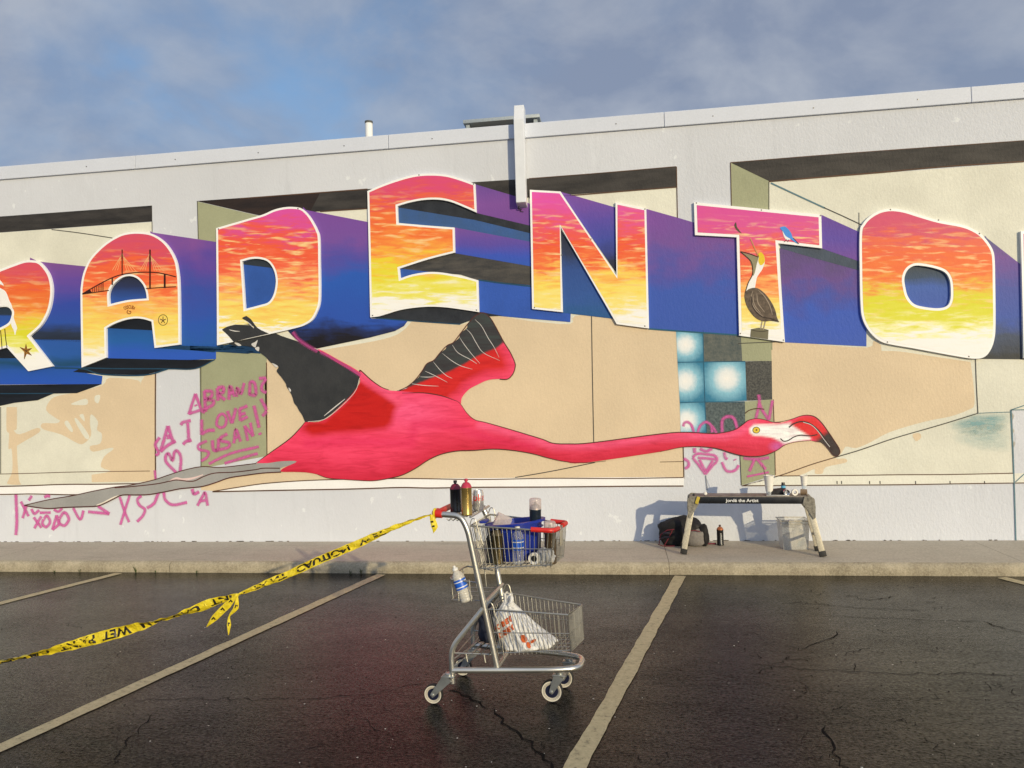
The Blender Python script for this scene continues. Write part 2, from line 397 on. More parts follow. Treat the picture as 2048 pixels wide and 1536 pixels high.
# ---- sidewalk with kerb
m, t, b = newmat('concrete', .75, .3); MATS['concrete'] = m
P = pos(t); n = noise(t, P, 2.2, 5, .65); nf = noise(t, P, 60, 5, .7); st = noise(t, pos(t, (.35, 2.5, 1)), 4, 5, .7)
c = ramp(t, n, [(.3, (.42, .365, .28)), (.7, (.54, .475, .37))])
c = mixc(t, .45, c, ramp(t, nf, [(.3, (.22, .185, .14)), (.7, (.66, .59, .48))]))
c = mixc(t, mth(t, 'MULTIPLY', ramp(t, st, [(.56, 0.0), (.72, 1.0)]), .35), c, (.20, .17, .14))
t.links.new(c, b.inputs['Base Color'])
bp = nd(t, 'Bump', {'Height': nf, 'Strength': .35, 'Distance': .004}); t.links.new(bp.outputs[0], b.inputs['Normal'])
m, t, b = newmat('kerb_face', .85, .25); MATS['kerb_face'] = m
P = pos(t); n = noise(t, P, 3.5, 6, .75); nf = noise(t, P, 62, 6, .78); vo = nd(t, 'TexVoronoi', {'Vector': P, 'Scale': 46.0})
c = ramp(t, n, [(.3, (.40, .345, .245)), (.7, (.64, .56, .41))])
c = mixc(t, mth(t, 'MULTIPLY', ramp(t, nf, [(.42, .6), (.6, 0.0)]), ramp(t, n, [(.3, 1.0), (.65, .35)])), c, (.15, .12, .08))
c = mixc(t, ramp(t, vo.outputs['Distance'], [(.05, .8), (.13, 0.0)]), c, (.66, .60, .46))
c = mixc(t, mth(t, 'MULTIPLY', ramp(t, noise(t, pos(t, (1, 1, .3)), 5, 5, .75), [(.52, 0.0), (.68, 1.0)]), .25), c, (.18, .15, .11))
t.links.new(c, b.inputs['Base Color'])
bp = nd(t, 'Bump', {'Height': nf, 'Strength': 1.0, 'Distance': .012}); t.links.new(bp.outputs[0], b.inputs['Normal'])
walk = obj('sidewalk', [(-30, Y_KERB+.04, 0), (20, Y_KERB+.04, 0), (20, D_WALL+.1, 0), (-30, D_WALL+.1, 0), (-30, Y_KERB+.04, Z_WALK-.012), (20, Y_KERB+.04, Z_WALK-.012), (20, D_WALL+.1, Z_WALK-.012), (-30, D_WALL+.1, Z_WALK-.012)],
           [(0, 1, 5, 4), (4, 5, 6, 7)], flat('joint_dirt', (.07, .058, .045), .95))
tag(walk, 'narrow concrete sidewalk with rounded kerb under the mural wall', 'sidewalk', kind='structure')
xj = [-26, -20, -14.5, -9.4, -6.6, W(447, 1105).x, .38, 3.35, 6.4, 9.5, 13, 19]
for x0, x1 in zip(xj, xj[1:]):
    lean = .35 if abs(x1-xj[5]) < .01 else 0; lean0 = .35 if abs(x0-xj[5]) < .01 else 0
    x0 += .0018; x1 -= .0018; v = []; f = []; k = max(4, int((x1-x0)/.05))
    prof = [(0.004, 0.0), (0.0, .03), (.0, .062), (.006, .086), (.020, .102), (.045, .1085), (.16, .11), (D_WALL-Y_KERB+.02, .112)]
    wob = np.convolve(rng.normal(0, 1, k+9), np.ones(5)/5, 'same')*.0035
    for i in range(k+1):
        for j, (dy, z) in enumerate(prof):
            s = dy/(D_WALL-Y_KERB); x = (x0+lean0*s)*(1-i/k)+(x1+lean*s)*i/k
            v.append((x, Y_KERB+dy+(wob[i] if j < 5 else 0), z+(wob[i]*.5 if 1 < j < 6 else 0)))
    q = len(prof)
    for i in range(k):
        for j in range(q-1): f.append((i*q+j, (i+1)*q+j, (i+1)*q+j+1, i*q+j+1))
    o = obj('slab', v, f, MATS['concrete'], walk, 180); o.data.materials.append(MATS['kerb_face'])
    for i, p in enumerate(o.data.polygons):
        if (i % (q-1)) < 5: p.material_index = 1

# ================================================================== the building
bld = empty('building', (-2, D_WALL, 0))
tag(bld, 'low grey stucco building whose long wall carries a half finished painted mural', 'building')
GREY = alb(213, 209, 199)
m, t, b = newmat('wall_grey', .7, .25); MATS['wall_grey'] = m
P = pos(t); n = noise(t, P, .8, 5, .6); n2 = noise(t, pos(t, (1, 1, .25)), 5, 5, .65)
c = ramp(t, n, [(.3, tuple(v*.93 for v in GREY)), (.7, tuple(v*1.03 for v in GREY))])
c = mixc(t, mth(t, 'MULTIPLY', ramp(t, n2, [(.60, 0.0), (.72, 1.0)]), .35), c, alb(230, 226, 214))
c = mixc(t, mth(t, 'MULTIPLY', ramp(t, noise(t, P, 30, 4, .7), [(.3, 1.0), (.42, 0.0)]), .25), c, tuple(v*.8 for v in GREY))
c = mixc(t, mth(t, 'MULTIPLY', ramp(t, noise(t, pos(t, (1, 1, .10)), 7, 5, .7), [(.57, 0.0), (.70, 1.0)]), .20), c, tuple(v*.72 for v in GREY))
c = mixc(t, mth(t, 'MULTIPLY', ramp(t, noise(t, pos(t, (1, 1, .8), (3, 0, 7)), 9, 3, .5), [(.70, 0.0), (.73, 1.0)]), .5), c, alb(238, 234, 218))
t.links.new(c, b.inputs['Base Color']); stucco(t, b, .5)
ztop = W(1024, 250.5).z; zcop = W(1024, 279).z
X0, X1 = -17.0, 11.0
mb = MB(); mb.box(((X0+X1)/2, D_WALL+.125, ztop/2-.03), (X1-X0, .25, ztop-.06)); mb.build('wall', MATS['wall_grey'], bld, 0)
mb = MB(); mb.box(((X0+X1)/2, D_WALL+7.25, ztop/2-.2), (X1-X0, 14, ztop-.4)); mb.build('roof', flat('roof', (.3, .3, .29), .9), bld, 0)
# grimy joint where wall meets slab
mb = MB()
for _ in range(130):
    x = rng.uniform(-9, 6); L = rng.uniform(.008, .06)*rng.uniform(.3, 1.3); h = rng.uniform(.002, .007)
    mb.box((x, D_WALL-.004, Z_WALK+.004+h/2), (L, .007, h))
o = mb.build('base_grime', flat('grime', (.13, .11, .09), .95), bld, 0); o['kind'] = 'stuff'
# sheet metal coping panels
cm = paint('coping', alb(214, 212, 206), .015, .55, bump=.0)
xs = [X0, -13.2, W(-1100, 400).x] + [W(px, 300).x for px in (-280, 272, 778, 1330, 1945)] + [W(2048, 180).x+2.4, 8.2, X1]
for a, c2 in zip(xs, xs[1:]):
    mb = MB(); mb.box(((a+c2)/2, D_WALL+.10, (ztop+zcop)/2), (c2-a-.005, .25, ztop-zcop), bev=.006); o = mb.build('coping_panel', cm, bld, 0)
    for k in range(1, 4):
        mb = MB(); mb.lathe([(.007, 0), (.006, .004), (0, .005)], (a+(c2-a)*(k-.5)/3, D_WALL-.025, zcop+.07), (0, -1, 0), 8); mb.build('screw', flat('screw', (.2, .19, .18), .4, .8), o)

# ================================================================== the mural
CREAM = paint('cream_paint', alb(228, 219, 188), .05, scale=2.2)
TAN = paint('tan_paint', alb(224, 196, 152), .04, scale=1.5)
WHITE = paint('white_paint', alb(255, 247, 226), .02)
OLIVE = paint('olive_paint', alb(164, 161, 120), .05)
CHAR = paint('charcoal_paint', alb(66, 60, 52), .2, c2=alb(34, 31, 28), scale=5, brush=(.5, 1, 2.2))
DKBR = paint('umber_paint', alb(52, 38, 30), .2, c2=alb(30, 24, 22), scale=6, brush=(.4, 1, 2))
LINEB = paint('line_brown', alb(92, 62, 40), .15, bump=0)
LINED = paint('line_dark', alb(70, 66, 58), .15, bump=0)
LINET = paint('line_teal', alb(95, 125, 125), .1, bump=0)
BLACKB = paint('blue_black_paint', alb(26, 30, 36), .25, c2=alb(12, 14, 18), scale=5, brush=(.4, 1, 2))
# -- bay 1
shape('painted_panel', [(-420, 495), (304, 444), (311, 965), (-420, 980)], CREAM, 1, bld, smooth=False)
shape('painted_band', [(-420, 462), (0, 433), (304, 411), (304.5, 443), (0, 465), (-420, 495)], CHAR, 2, bld, smooth=False)
z2 = lambda p: Z(0, 680, 3.84, p)
shape('painted_panel', z2([(600, 400), (790, 345), (840, 290), (1060, 310), (1075, 350), (1100, 295), (1187, 262), (1192, 1085, 1), (705, 1092, 1), (703, 1035, 1), (850, 1008), (775, 975), (800, 895), (870, 840), (845, 828), (715, 858), (692, 815), (770, 795), (782, 720), (745, 690), (752, 625), (700, 570), (690, 640), (700, 730), (650, 790), (600, 795), (470, 725), (330, 685), (325, 640), (430, 640), (460, 620), (430, 600), (355, 540), (380, 470), (440, 430)]), TAN, 2, bld, n=3)
shape('painted_panel', z2([(50, 515, 1), (130, 515, 1), (128, 680), (105, 690), (150, 725), (285, 675), (300, 710), (150, 800), (130, 840), (145, 1070), (160, 1110), (60, 1105), (65, 1075), (95, 1000), (90, 840), (65, 835), (70, 720), (50, 690)]), TAN, 2, bld, n=3)
for q in ([(545, 490), (660, 450), (670, 495), (600, 500)], [(730, 430), (770, 425), (755, 485), (728, 470)], [(495, 640), (520, 620), (560, 690), (545, 705)], [(575, 620), (595, 608), (685, 735), (655, 755)], [(610, 580), (640, 570), (650, 625)]):
    shape('brush_stroke', z2(q), CREAM, 3, bld, n=3)
stroke('painted_line', [z2([(5, 515), (5, 1025)])], 1.6, LINED, 3, bld)
stroke('painted_line', [[(-300, 951), (0, 948), (150, 944), (300, 942)]], 1.3, LINEB, 3, bld)
stroke('painted_line', [[(103, 459), (160, 466), (225, 476)]], 1.6, LINED, 3, bld)
stroke('painted_line', [[(311, 735), (310.5, 850), (311, 962)]], 2.6, LINEB, 4, bld)
stroke('painted_line', [[(304, 443), (305, 520)]], 1.4, LINED, 4, bld)
# -- bay 2
shape('painted_panel', [(533, 400), (1353, 334), (1366, 955), (533, 962)], CREAM, 1, bld, smooth=False)
shape('painted_panel', [(394.5, 403), (540, 437), (533.5, 600), (533.5, 912), (402, 937)], OLIVE, 2, bld, smooth=False)
shape('painted_band', [(394, 402), (737, 378), (1060, 357), (1352.5, 333), (1354, 374), (1060, 395), (737, 417), (620, 424), (520, 431)], CHAR, 3, bld, smooth=False)
shape('painted_band', [(394, 402), (560, 391), (640, 386), (620, 424), (520, 431)], DKBR, 4, bld, smooth=False)
stroke('painted_line', [[(480, 397), (735, 378)]], 2.0, LINEB, 5, bld)
stroke('painted_line', [[(735, 417), (640, 423)]], 2.0, LINEB, 5, bld)
stroke('painted_line', [[(1058, 396), (1140, 391), (1240, 383), (1354, 374)]], 2.0, LINEB, 5, bld)
stroke('painted_line', [[(1058, 357), (1200, 346), (1352, 333)]], 1.4, LINEB, 5, bld)
stroke('painted_line', [[(1353, 333), (1355, 436)]], 1.8, LINEB, 5, bld)
stroke('painted_line', [[(394.5, 402), (396.5, 478)]], 1.4, LINED, 5, bld)
stroke('painted_line', [[(401.5, 734), (402, 938)]], 1.6, LINED, 5, bld)
stroke('painted_line', [[(533, 725), (534, 912)]], 1.8, LINEB, 5, bld)
shape('painted_panel', [(534.5, 708), (600, 712), (640, 701), (745, 683), (790, 671), (812, 656), (830, 641), (880, 645), (920, 650), (985, 632), (1060, 642), (1140, 648), (1150, 632), (1220, 630), (1240, 652), (1352, 664), (1367, 957, 1), (430, 982, 1), (402, 980, 1), (402, 968, 1), (534, 925, 1)], TAN, 2, bld, n=3)
stroke('painted_line', [[(1183, 631), (1185, 760), (1187.5, 884)]], 1.8, LINED, 4, bld)
stroke('painted_line', [[(1030, 955), (1100, 943), (1190, 925)]], 1.8, LINED, 4, bld)
stroke('painted_line', [[(1320, 924), (1366, 923)]], 1.2, LINEB, 4, bld)
stroke('painted_line', [[(1366, 880), (1368, 957)]], 2.2, LINEB, 4, bld)
# white sill stripe
shape('painted_stripe', [(-420, 981), (0, 973), (120, 969), (263, 968), (300, 968), (250, 985), (140, 989), (-420, 997)], WHITE, 4, bld, smooth=False)
shape('painted_stripe', [(425, 983), (480, 974), (540, 966), (640, 960), (800, 957), (1368, 954), (1368, 972), (900, 975), (640, 978)], WHITE, 4, bld, smooth=False)
stroke('painted_line', [[(-400, 980), (0, 973), (120, 969), (200, 968.5), (300, 967)]], 2.2, LINEB, 5, bld)
stroke('painted_line', [[(-400, 997), (0, 989), (70, 988), (140, 989.5), (200, 988)]], 2.2, LINEB, 5, bld)
stroke('painted_line', [[(425, 983), (480, 974), (540, 966), (640, 960), (800, 957), (960, 959), (1100, 956.5), (1240, 957), (1367, 955)]], 2.0, LINEB, 5, bld)
stroke('painted_line', [[(425, 983.5), (540, 981), (700, 978), (800, 975), (860, 976), (960, 974.5), (1100, 974), (1250, 972.5), (1367, 972)]], 2.4, LINEB, 5, bld)
# -- tile patch between the bays
z8 = lambda p: Z(1320, 640, 3.84, p)
def tealtile(name, pts, cx_, cy_, r):
    m, t, b = newmat(name, .6, .3); MATS[name] = m
    uv = nd(t, 'UVMap').outputs[0]; (gx, gy, _), = [(*z8([(cx_, cy_)])[0], 0)]
    s = nd(t, 'VectorMath', {0: uv, 1: (gx/100, -gy/100, 0)}, operation='DISTANCE').outputs['Value']
    s = mth(t, 'ADD', s, mth(t, 'MULTIPLY', mth(t, 'SUBTRACT', noise(t, pos(t), 30, 4, .6), .5), .10))
    rr = r/384
    t.links.new(ramp(t, mth(t, 'DIVIDE', s, rr*1.7), [(.0, alb(246, 236, 214)), (.26, alb(230, 228, 212)), (.50, alb(140, 188, 192)), (.85, alb(54, 122, 142)), (1.0, alb(48, 112, 132))]), b.inputs['Base Color']); stucco(t, b, .3)
    return shape('painted_tile', z8(pts), m, 4, bld, smooth=False)
tealtile('teal_tile_a', [(122, 60), (330, 70), (335, 322), (135, 325)], 195, 190, 105)
tealtile('teal_tile_b', [(135, 325), (337, 322), (345, 630), (152, 635)], 195, 470, 115)
tealtile('teal_tile_c', [(337, 322), (655, 318), (665, 620), (345, 630)], 515, 450, 135)
tealtile('teal_tile_d', [(152, 635), (345, 630), (358, 905), (160, 905)], 205, 770, 115)
SLATE = paint('slate_paint', alb(104, 104, 90), .3, c2=alb(62, 74, 72), scale=26)
CHAR2 = paint('speckle_char', alb(96, 92, 80), .3, c2=alb(40, 42, 42), scale=60)
shape('painted_tile', z8([(330, 70), (620, 100), (632, 315), (335, 322)]), SLATE, 4, bld, smooth=False)
shape('painted_tile', z8([(655, 318), (858, 315), (862, 610), (665, 620)]), CHAR2, 4, bld, smooth=False)
shape('painted_tile', z8([(345, 630), (652, 626), (654, 900), (358, 905)]), paint('slate_b', alb(100, 108, 100), .3, c2=alb(52, 62, 62), scale=40), 4, bld, smooth=False)
shape('painted_tile', z8([(620, 100), (852, 150), (858, 315), (632, 315)]), OLIVE, 4, bld, smooth=False)
shape('painted_tile', z8([(652, 626), (862, 610), (872, 900), (655, 900)]), OLIVE, 4, bld, smooth=False)
DTEAL = paint('line_deep_teal', alb(38, 92, 108), .1, bump=0)
for q in ([(135, 325), (335, 322), (655, 318)], [(152, 635), (345, 630), (650, 628)], [(330, 75), (335, 322), (345, 630), (357, 870)]):
    stroke('painted_line', [z8(q)], 1.8, DTEAL, 5, bld)
shape('painted_panel', z8([(612, 1000), (878, 980), (886, 1190), (625, 1270)]), OLIVE, 3, bld, smooth=False)
stroke('painted_line', [z8([(614, 1030), (625, 1270)])], 1.4, LINED, 4, bld)
stroke('painted_line', [z8([(870, 610), (880, 900), (886, 1190)])], 1.6, LINEB, 5, bld)
stroke('painted_line', [z8([(600, 180), (800, 172), (960, 165)])], 1.6, LINED, 5, bld)
# -- bay 3
shape('painted_panel', [(1537, 363), (2048, 325), (2600, 285), (2600, 960), (1550, 952)], CREAM, 1, bld, smooth=False)
shape('painted_panel', [(1461, 325), (1538, 362), (1538, 470), (1545, 700), (1470, 690)], OLIVE, 2, bld, smooth=False)
shape('painted_band', [(1461, 325), (2048, 281), (2600, 240), (2600, 284), (2048, 324), (1880, 334), (1760, 346), (1660, 354), (1540, 363)], CHAR, 3, bld, smooth=False)
stroke('painted_line', [[(1538, 363), (1660, 353), (1760, 345), (1880, 334), (2048, 323)]], 2.6, LINEB, 4, bld)
stroke('painted_line', [[(1461, 325), (1700, 306), (2048, 281)]], 1.4, LINEB, 4, bld)
stroke('painted_line', [[(1461, 325), (1463, 412)]], 1.6, LINEB, 4, bld)
stroke('painted_line', [[(1538, 363), (1538, 420)]], 1.4, LINED, 4, bld)
stroke('painted_line', [[(1542, 366), (1600, 393), (1650, 416)]], 3.0, LINET, 4, bld)
stroke('painted_line', [[(1648, 415), (1690, 434), (1724, 450)]], 1.8, LINED, 4, bld)
stroke('painted_line', [[(1718, 425), (1718.5, 470)]], 1.3, LINED, 4, bld)
shape('painted_panel', [(1543, 686), (1640, 690), (1735, 695), (1747, 682), (1762, 690, 1), (1763, 702, 1), (1800, 703), (1860, 712), (1941, 724, 1), (1946, 760), (1949, 808), (1936, 820), (1900, 833), (1850, 843), (1780, 864), (1740, 885), (1712, 896), (1692, 893), (1684, 905), (1672, 917), (1690, 917), (1692, 925), (1652, 934), (1645, 947), (1630, 947), (1628, 938), (1600, 950), (1550, 952)], TAN, 2, bld, n=3)
shape('brush_stroke', Z(1648, 640, 3.84, [(680, 880), (735, 870), (745, 905), (705, 930)]), TAN, 2, bld, n=3)
stroke('painted_line', [[(1666, 916), (1720, 900), (1790, 876), (1880, 850), (1956, 826.5)]], 2.0, LINED, 4, bld)
stroke('painted_line', [[(1666, 916), (1620, 930), (1560, 951), (1487, 971)]], 1.9, LINEB, 4, bld)
stroke('painted_line', [[(1951, 717), (1953, 770), (1956, 826)]], 1.8, LINED, 4, bld)
stroke('painted_line', [[(1956, 826.5), (1990, 825), (2023, 824)]], 1.5, LINET, 4, bld)
stroke('painted_line', [[(2022, 820), (2026, 900), (2029, 980), (2032, 1082)]], 2.4, LINET, 6, bld)
stroke('painted_line', [[(2022, 820), (2048, 811), (2090, 796)]], 1.8, LINET, 6, bld)
stroke('painted_line', [[(2022, 820), (2120, 818)]], 1.8, LINET, 6, bld)
stroke('painted_line', [[(2031, 964), (2052, 945), (2100, 905)]], 1.8, LINET, 6, bld)
shape('painted_panel', [(2024, 821), (2600, 812), (2600, 962), (2030, 966)], paint('lavender_paint', alb(216, 211, 200), .04), 3, bld, smooth=False)
shape('painted_stripe', [(1484, 971.5), (1557, 951.5), (2030, 946.5), (2600, 940), (2600, 962), (2031, 966)], paint('cream_sill', alb(233, 224, 195), .03), 4, bld, smooth=False)
stroke('painted_line', [[(1555, 952), (1680, 951), (1800, 949.5), (1900, 949), (2028, 946.5)]], 1.9, LINEB, 5, bld)
stroke('painted_line', [[(1484, 971.5), (1700, 970), (1800, 969.5), (1950, 967), (2120, 965)]], 1.9, LINEB, 5, bld)
for px in (1674, 1739, 1683, 1760, 1831, 1900, 1969): stroke('tick_mark', [[(px, 962), (px+.3, 968)]], 2.0, LINED, 5, bld)
def wash(name, pts, c, a):
    m, t, b = newmat(name, .65, .3); MATS[name] = m
    at = nd(t, 'Attribute', attribute_name='Col').outputs['Fac']
    n = noise(t, pos(t, (1, 1, 3)), 9, 5, .65)
    k = mth(t, 'MULTIPLY', at, ramp(t, n, [(.3, .25), (.65, 1.0)]))
    b.inputs['Base Color'].default_value = (*c, 1); t.links.new(mth(t, 'MULTIPLY', k, a), b.inputs['Alpha'])
    cxm = sum(p[0] for p in pts)/len(pts); cym = sum(p[1] for p in pts)/len(pts)
    ring = spl(pts, 4); v = [W(cxm, cym, 3*LAY)]+[W((x+cxm)/2, (y+cym)/2, 3*LAY) for x, y in ring]+[W(x, y, 3*LAY) for x, y in ring]; k = len(ring)
    f = [(0, 1+i, 1+(i+1) % k) for i in range(k)]+[(1+i, 1+k+i, 1+k+(i+1) % k, 1+(i+1) % k) for i in range(k)]
    return obj('paint_wash', v, f, m, bld, cols=[(1, 1, 1)]+[(.75,)*3]*k+[(0, 0, 0)]*k)
wash('teal_wash', [(1890, 850), (1935, 828), (1960, 826), (2022, 825), (2023, 845), (2000, 868), (1950, 875), (1915, 868)], alb(120, 168, 162), .75)
wash('teal_wash_low', [(1900, 868), (1960, 850), (2022, 850), (2026, 900), (1980, 905), (1920, 890)], alb(150, 185, 175), .4)

# -- painted sides of the letters
PUR, BLU, NAV = (124, 74, 140), (44, 84, 160), (38, 46, 64)
def side(pts, y0, y1, stops, nm, lay=5, warp=.1, streak=.05):
    shape('painted_side', pts, vramp(nm, y0, y1, stops, warp, streak, 0, .35), lay, bld, smooth=False)
side([(60, 515), (76, 523), (174, 533), (164, 684), (55, 680)], 520, 680, [(0, (130, 78, 130)), (.25, (105, 72, 145)), (.55, (52, 72, 150)), (.78, (45, 78, 150)), (.9, (42, 52, 70)), (1, (36, 42, 52))], 'side_r', warp=.04)
side([(-160, 676), (164, 680), (166, 745), (205, 752), (203, 768), (-160, 770)], 676, 770, [(0, (44, 86, 150)), (.35, (42, 88, 150)), (.55, (30, 72, 100)), (.68, (40, 84, 155)), (1, (42, 84, 170))], 'side_r_foot', lay=5, warp=.06)
shape('painted_side', z2([(-600, -40), (0, 60), (40, 50), (170, 140), (-600, 140)]), BLACKB, 6, bld, smooth=False)
shape('painted_side', z2([(-600, 345), (0, 345), (783, 338), (590, 408), (410, 411), (290, 462), (110, 482), (0, 506), (-600, 600)]), BLACKB, 6, bld, smooth=False)
stroke('painted_line', [z2([(0, 412), (200, 411), (408, 410)])], 1.6, paint('deep_teal_line', alb(32, 70, 88), .1, bump=0), 7, bld)
side([(300, 462), (305, 465), (434, 484), (437, 700), (355, 695)], 465, 700, [(0, (130, 78, 140)), (.25, (95, 70, 145)), (.5, (60, 76, 150)), (.8, (44, 84, 160)), (1, (40, 92, 150))], 'side_a', warp=.2)
side([(205, 640), (306, 630), (312, 690), (432, 688), (432, 718), (300, 722), (205, 718)], 640, 720, [(0, (36, 78, 130)), (.5, (36, 92, 150)), (.8, (46, 88, 170)), (1, (46, 88, 172))], 'side_a_foot', lay=5)
shape('painted_side', Z(0, 300, 3.84, [(810, 1372), (900, 1320), (1030, 1290), (1170, 1305), (1172, 1385), (820, 1368)]), BLACKB, 6, bld, smooth=False)
shape('painted_side', z2([(1190, 62), (1390, 42), (1660, 62), (1680, 35), (1860, 55), (1960, 95), (1900, 105), (1650, 90), (1400, 75)]), paint('deep_blue', alb(24, 62, 92), .2, bump=.2), 6, bld, smooth=False)
shape('painted_side', z2([(625, 213), (820, 140), (1400, 152), (1650, 152), (1500, 222), (1290, 222), (1105, 269), (780, 262), (560, 245)]), BLACKB, 6, bld, smooth=False)
stroke('painted_line', [z2([(640, 214), (900, 220), (1290, 221), (1500, 219), (1650, 150)])], 2.0, MATS['deep_teal_line'], 7, bld)
stroke('painted_line', [z2([(420, 214), (640, 222), (780, 263), (1105, 270), (1290, 222)])], 2.6, MATS['deep_teal_line'], 7, bld)
z3 = lambda p: Z(380, 330, 3.84, p)
shape('painted_side', z3([(0, 1388), (210, 1395), (420, 1350), (560, 1400), (540, 1448), (190, 1425), (190, 1440), (0, 1420)]), MATS['deep_blue'], 6, bld, smooth=False)
side([(606, 414), (612, 420), (736, 444), (742, 637), (816, 641), (808, 652), (790, 662), (740, 675), (634, 697), (606, 690), (585, 672), (570, 655), (600, 630)], 420, 697, [(0, (124, 72, 142)), (.2, (120, 78, 145)), (.34, (84, 76, 150)), (.5, (42, 88, 165)), (.78, (44, 80, 158)), (.86, (34, 44, 80)), (.93, (26, 22, 26)), (1, (22, 18, 20))], 'side_d', warp=.10)
side([(200, 545), (300, 545), (300, 612), (200, 612)], 550, 608, [(0, (44, 44, 50)), (.4, (42, 50, 80)), (.8, (44, 78, 140)), (1, (46, 84, 150))], 'counter_a')
side([(-60, 605), (40, 605), (40, 665), (-60, 670)], 610, 665, [(0, (40, 52, 62)), (.36, (40, 52, 64)), (.42, (44, 82, 150)), (1, (44, 84, 160))], 'counter_r', lay=7, warp=.01)
shape('painted_side', z3([(395, 735), (670, 715), (670, 1070), (410, 1110)]), paint('counter_blue', alb(48, 86, 152), .08), 5, bld, smooth=False)
shape('painted_side', z3([(395, 750), (530, 715), (620, 740), (640, 792), (420, 765)]), paint('counter_dark', alb(46, 52, 56), .15), 6, bld, smooth=False)
z5 = lambda p: Z(700, 330, 3.84, p)
side(z5([(955, 140), (968, 150), (1270, 240), (1385, 300), (1395, 475), (965, 372)]), 365, 450, [(0, (104, 70, 136)), (.5, (128, 76, 142)), (1, (118, 70, 136))], 'side_e_top')
shape('painted_side', z5([(370, 318), (450, 290), (620, 268), (760, 280), (860, 318), (970, 368), (1400, 470), (1400, 528), (960, 422), (375, 326)]), paint('soft_black', alb(48, 50, 52), .25, c2=alb(28, 30, 34), scale=8), 6, bld, smooth=False)
shape('painted_side', z5([(370, 324), (960, 422), (1400, 528), (1400, 595), (800, 482), (370, 445)]), paint('steel_blue', alb(58, 92, 140), .12, c2=alb(60, 84, 110)), 5, bld, smooth=False)
side(z5([(795, 478), (1400, 592), (1400, 780), (800, 676)]), 455, 530, [(0, (118, 76, 142)), (.45, (92, 74, 150)), (.75, (58, 82, 168)), (1, (50, 86, 165))], 'side_e_mid', lay=6)
shape('painted_side', z5([(380, 797), (600, 722), (805, 668), (1400, 776), (1400, 925), (980, 885), (850, 842), (620, 822), (390, 802)]), paint('smoke_paint', alb(82, 76, 66), .3, c2=alb(44, 44, 44), scale=9, brush=(.5, 1, 2)), 5, bld, smooth=False)
shape('painted_side', z5([(378, 795), (640, 824), (390, 870)]), MATS['counter_blue'], 6, bld, smooth=False)
shape('painted_side', z5([(980, 880), (1400, 925), (1400, 1098), (1695, 1140), (1692, 1206), (1400, 1182), (985, 1145)]), paint('royal_blue', alb(50, 88, 165), .08), 5, bld, smooth=False)
stroke('painted_line', [z5([(985, 882), (1150, 905), (1395, 932)])], 3.0, MATS['deep_teal_line'], 6, bld)
shape('painted_side', z5([(150, 1165), (300, 1130), (400, 1108), (600, 1086), (850, 1105), (1010, 1130), (1170, 1158), (1000, 1165), (850, 1222), (500, 1195), (200, 1175)]), MATS['soft_black'], 6, bld, smooth=False)
stroke('painted_line', [z5([(170, 1172), (420, 1193), (650, 1210), (848, 1223)])], 1.8, MATS['deep_teal_line'], 7, bld)
z7 = lambda p: Z(1020, 330, 3.84, p)
side(z7([(385, 205), (500, 237), (825, 330), (830, 850)]), 385, 545, [(0, (126, 76, 146)), (.35, (92, 72, 150)), (.6, (64, 72, 145)), (.85, (40, 44, 62)), (1, (34, 36, 44))], 'side_n_top')
side(z7([(385, 490), (830, 1185), (470, 1142), (400, 1135)]), 460, 628, [(0, (36, 38, 46)), (.25, (44, 52, 74)), (.5, (46, 76, 130)), (.8, (48, 84, 140)), (1, (40, 86, 130))], 'side_n_left', lay=6)
side(z7([(1040, 335), (1290, 405), (1430, 447), (1435, 545), (1745, 560), (1760, 1310), (1440, 1282), (1060, 1260)]), 430, 655, [(0, (124, 74, 142)), (.25, (116, 78, 140)), (.5, (80, 80, 150)), (.68, (58, 86, 160)), (1, (56, 86, 158))], 'side_n', warp=.26)
stroke('painted_line', [z7([(1065, 1258), (1280, 1274), (1750, 1306)])], 3.0, DTEAL, 6, bld)
zT = lambda p: Z(1360, 330, 3.84, p)
side(zT([(1080, 380), (1390, 520), (1390, 745), (1085, 640)]), 430, 525, [(0, (104, 66, 138)), (.5, (96, 72, 150)), (1, (118, 74, 142))], 'side_t_top', lay=6)
shape('painted_side', zT([(765, 610), (1092, 636), (1395, 742), (1395, 815), (1000, 706), (775, 640)]), paint('slate_teal', alb(78, 88, 98), .2, c2=alb(58, 66, 72)), 5, bld, smooth=False)
side(zT([(765, 638), (1000, 702), (1400, 812), (1405, 1200), (1432, 1262), (1432, 1393), (800, 1362)]), 500, 690, [(0, (92, 72, 110)), (.3, (104, 74, 130)), (.5, (72, 80, 150)), (.7, (58, 88, 168)), (1, (62, 90, 165))], 'side_t', warp=.34, lay=4)
zO = lambda p: Z(1648, 330, 3.84, p)
side(zO([(1235, 540), (1250, 560), (1545, 790), (1545, 1492), (1180, 1488)]), 475, 718, [(0, (92, 90, 120)), (.15, (124, 84, 140)), (.4, (84, 90, 150)), (.65, (72, 92, 155)), (.82, (74, 82, 96)), (1, (62, 62, 58))], 'side_o')
side(zO([(610, 770), (990, 790), (990, 1110), (620, 1090)]), 535, 612, [(0, (66, 74, 76)), (.25, (62, 78, 96)), (.5, (70, 98, 158)), (1, (68, 92, 155))], 'counter_o')

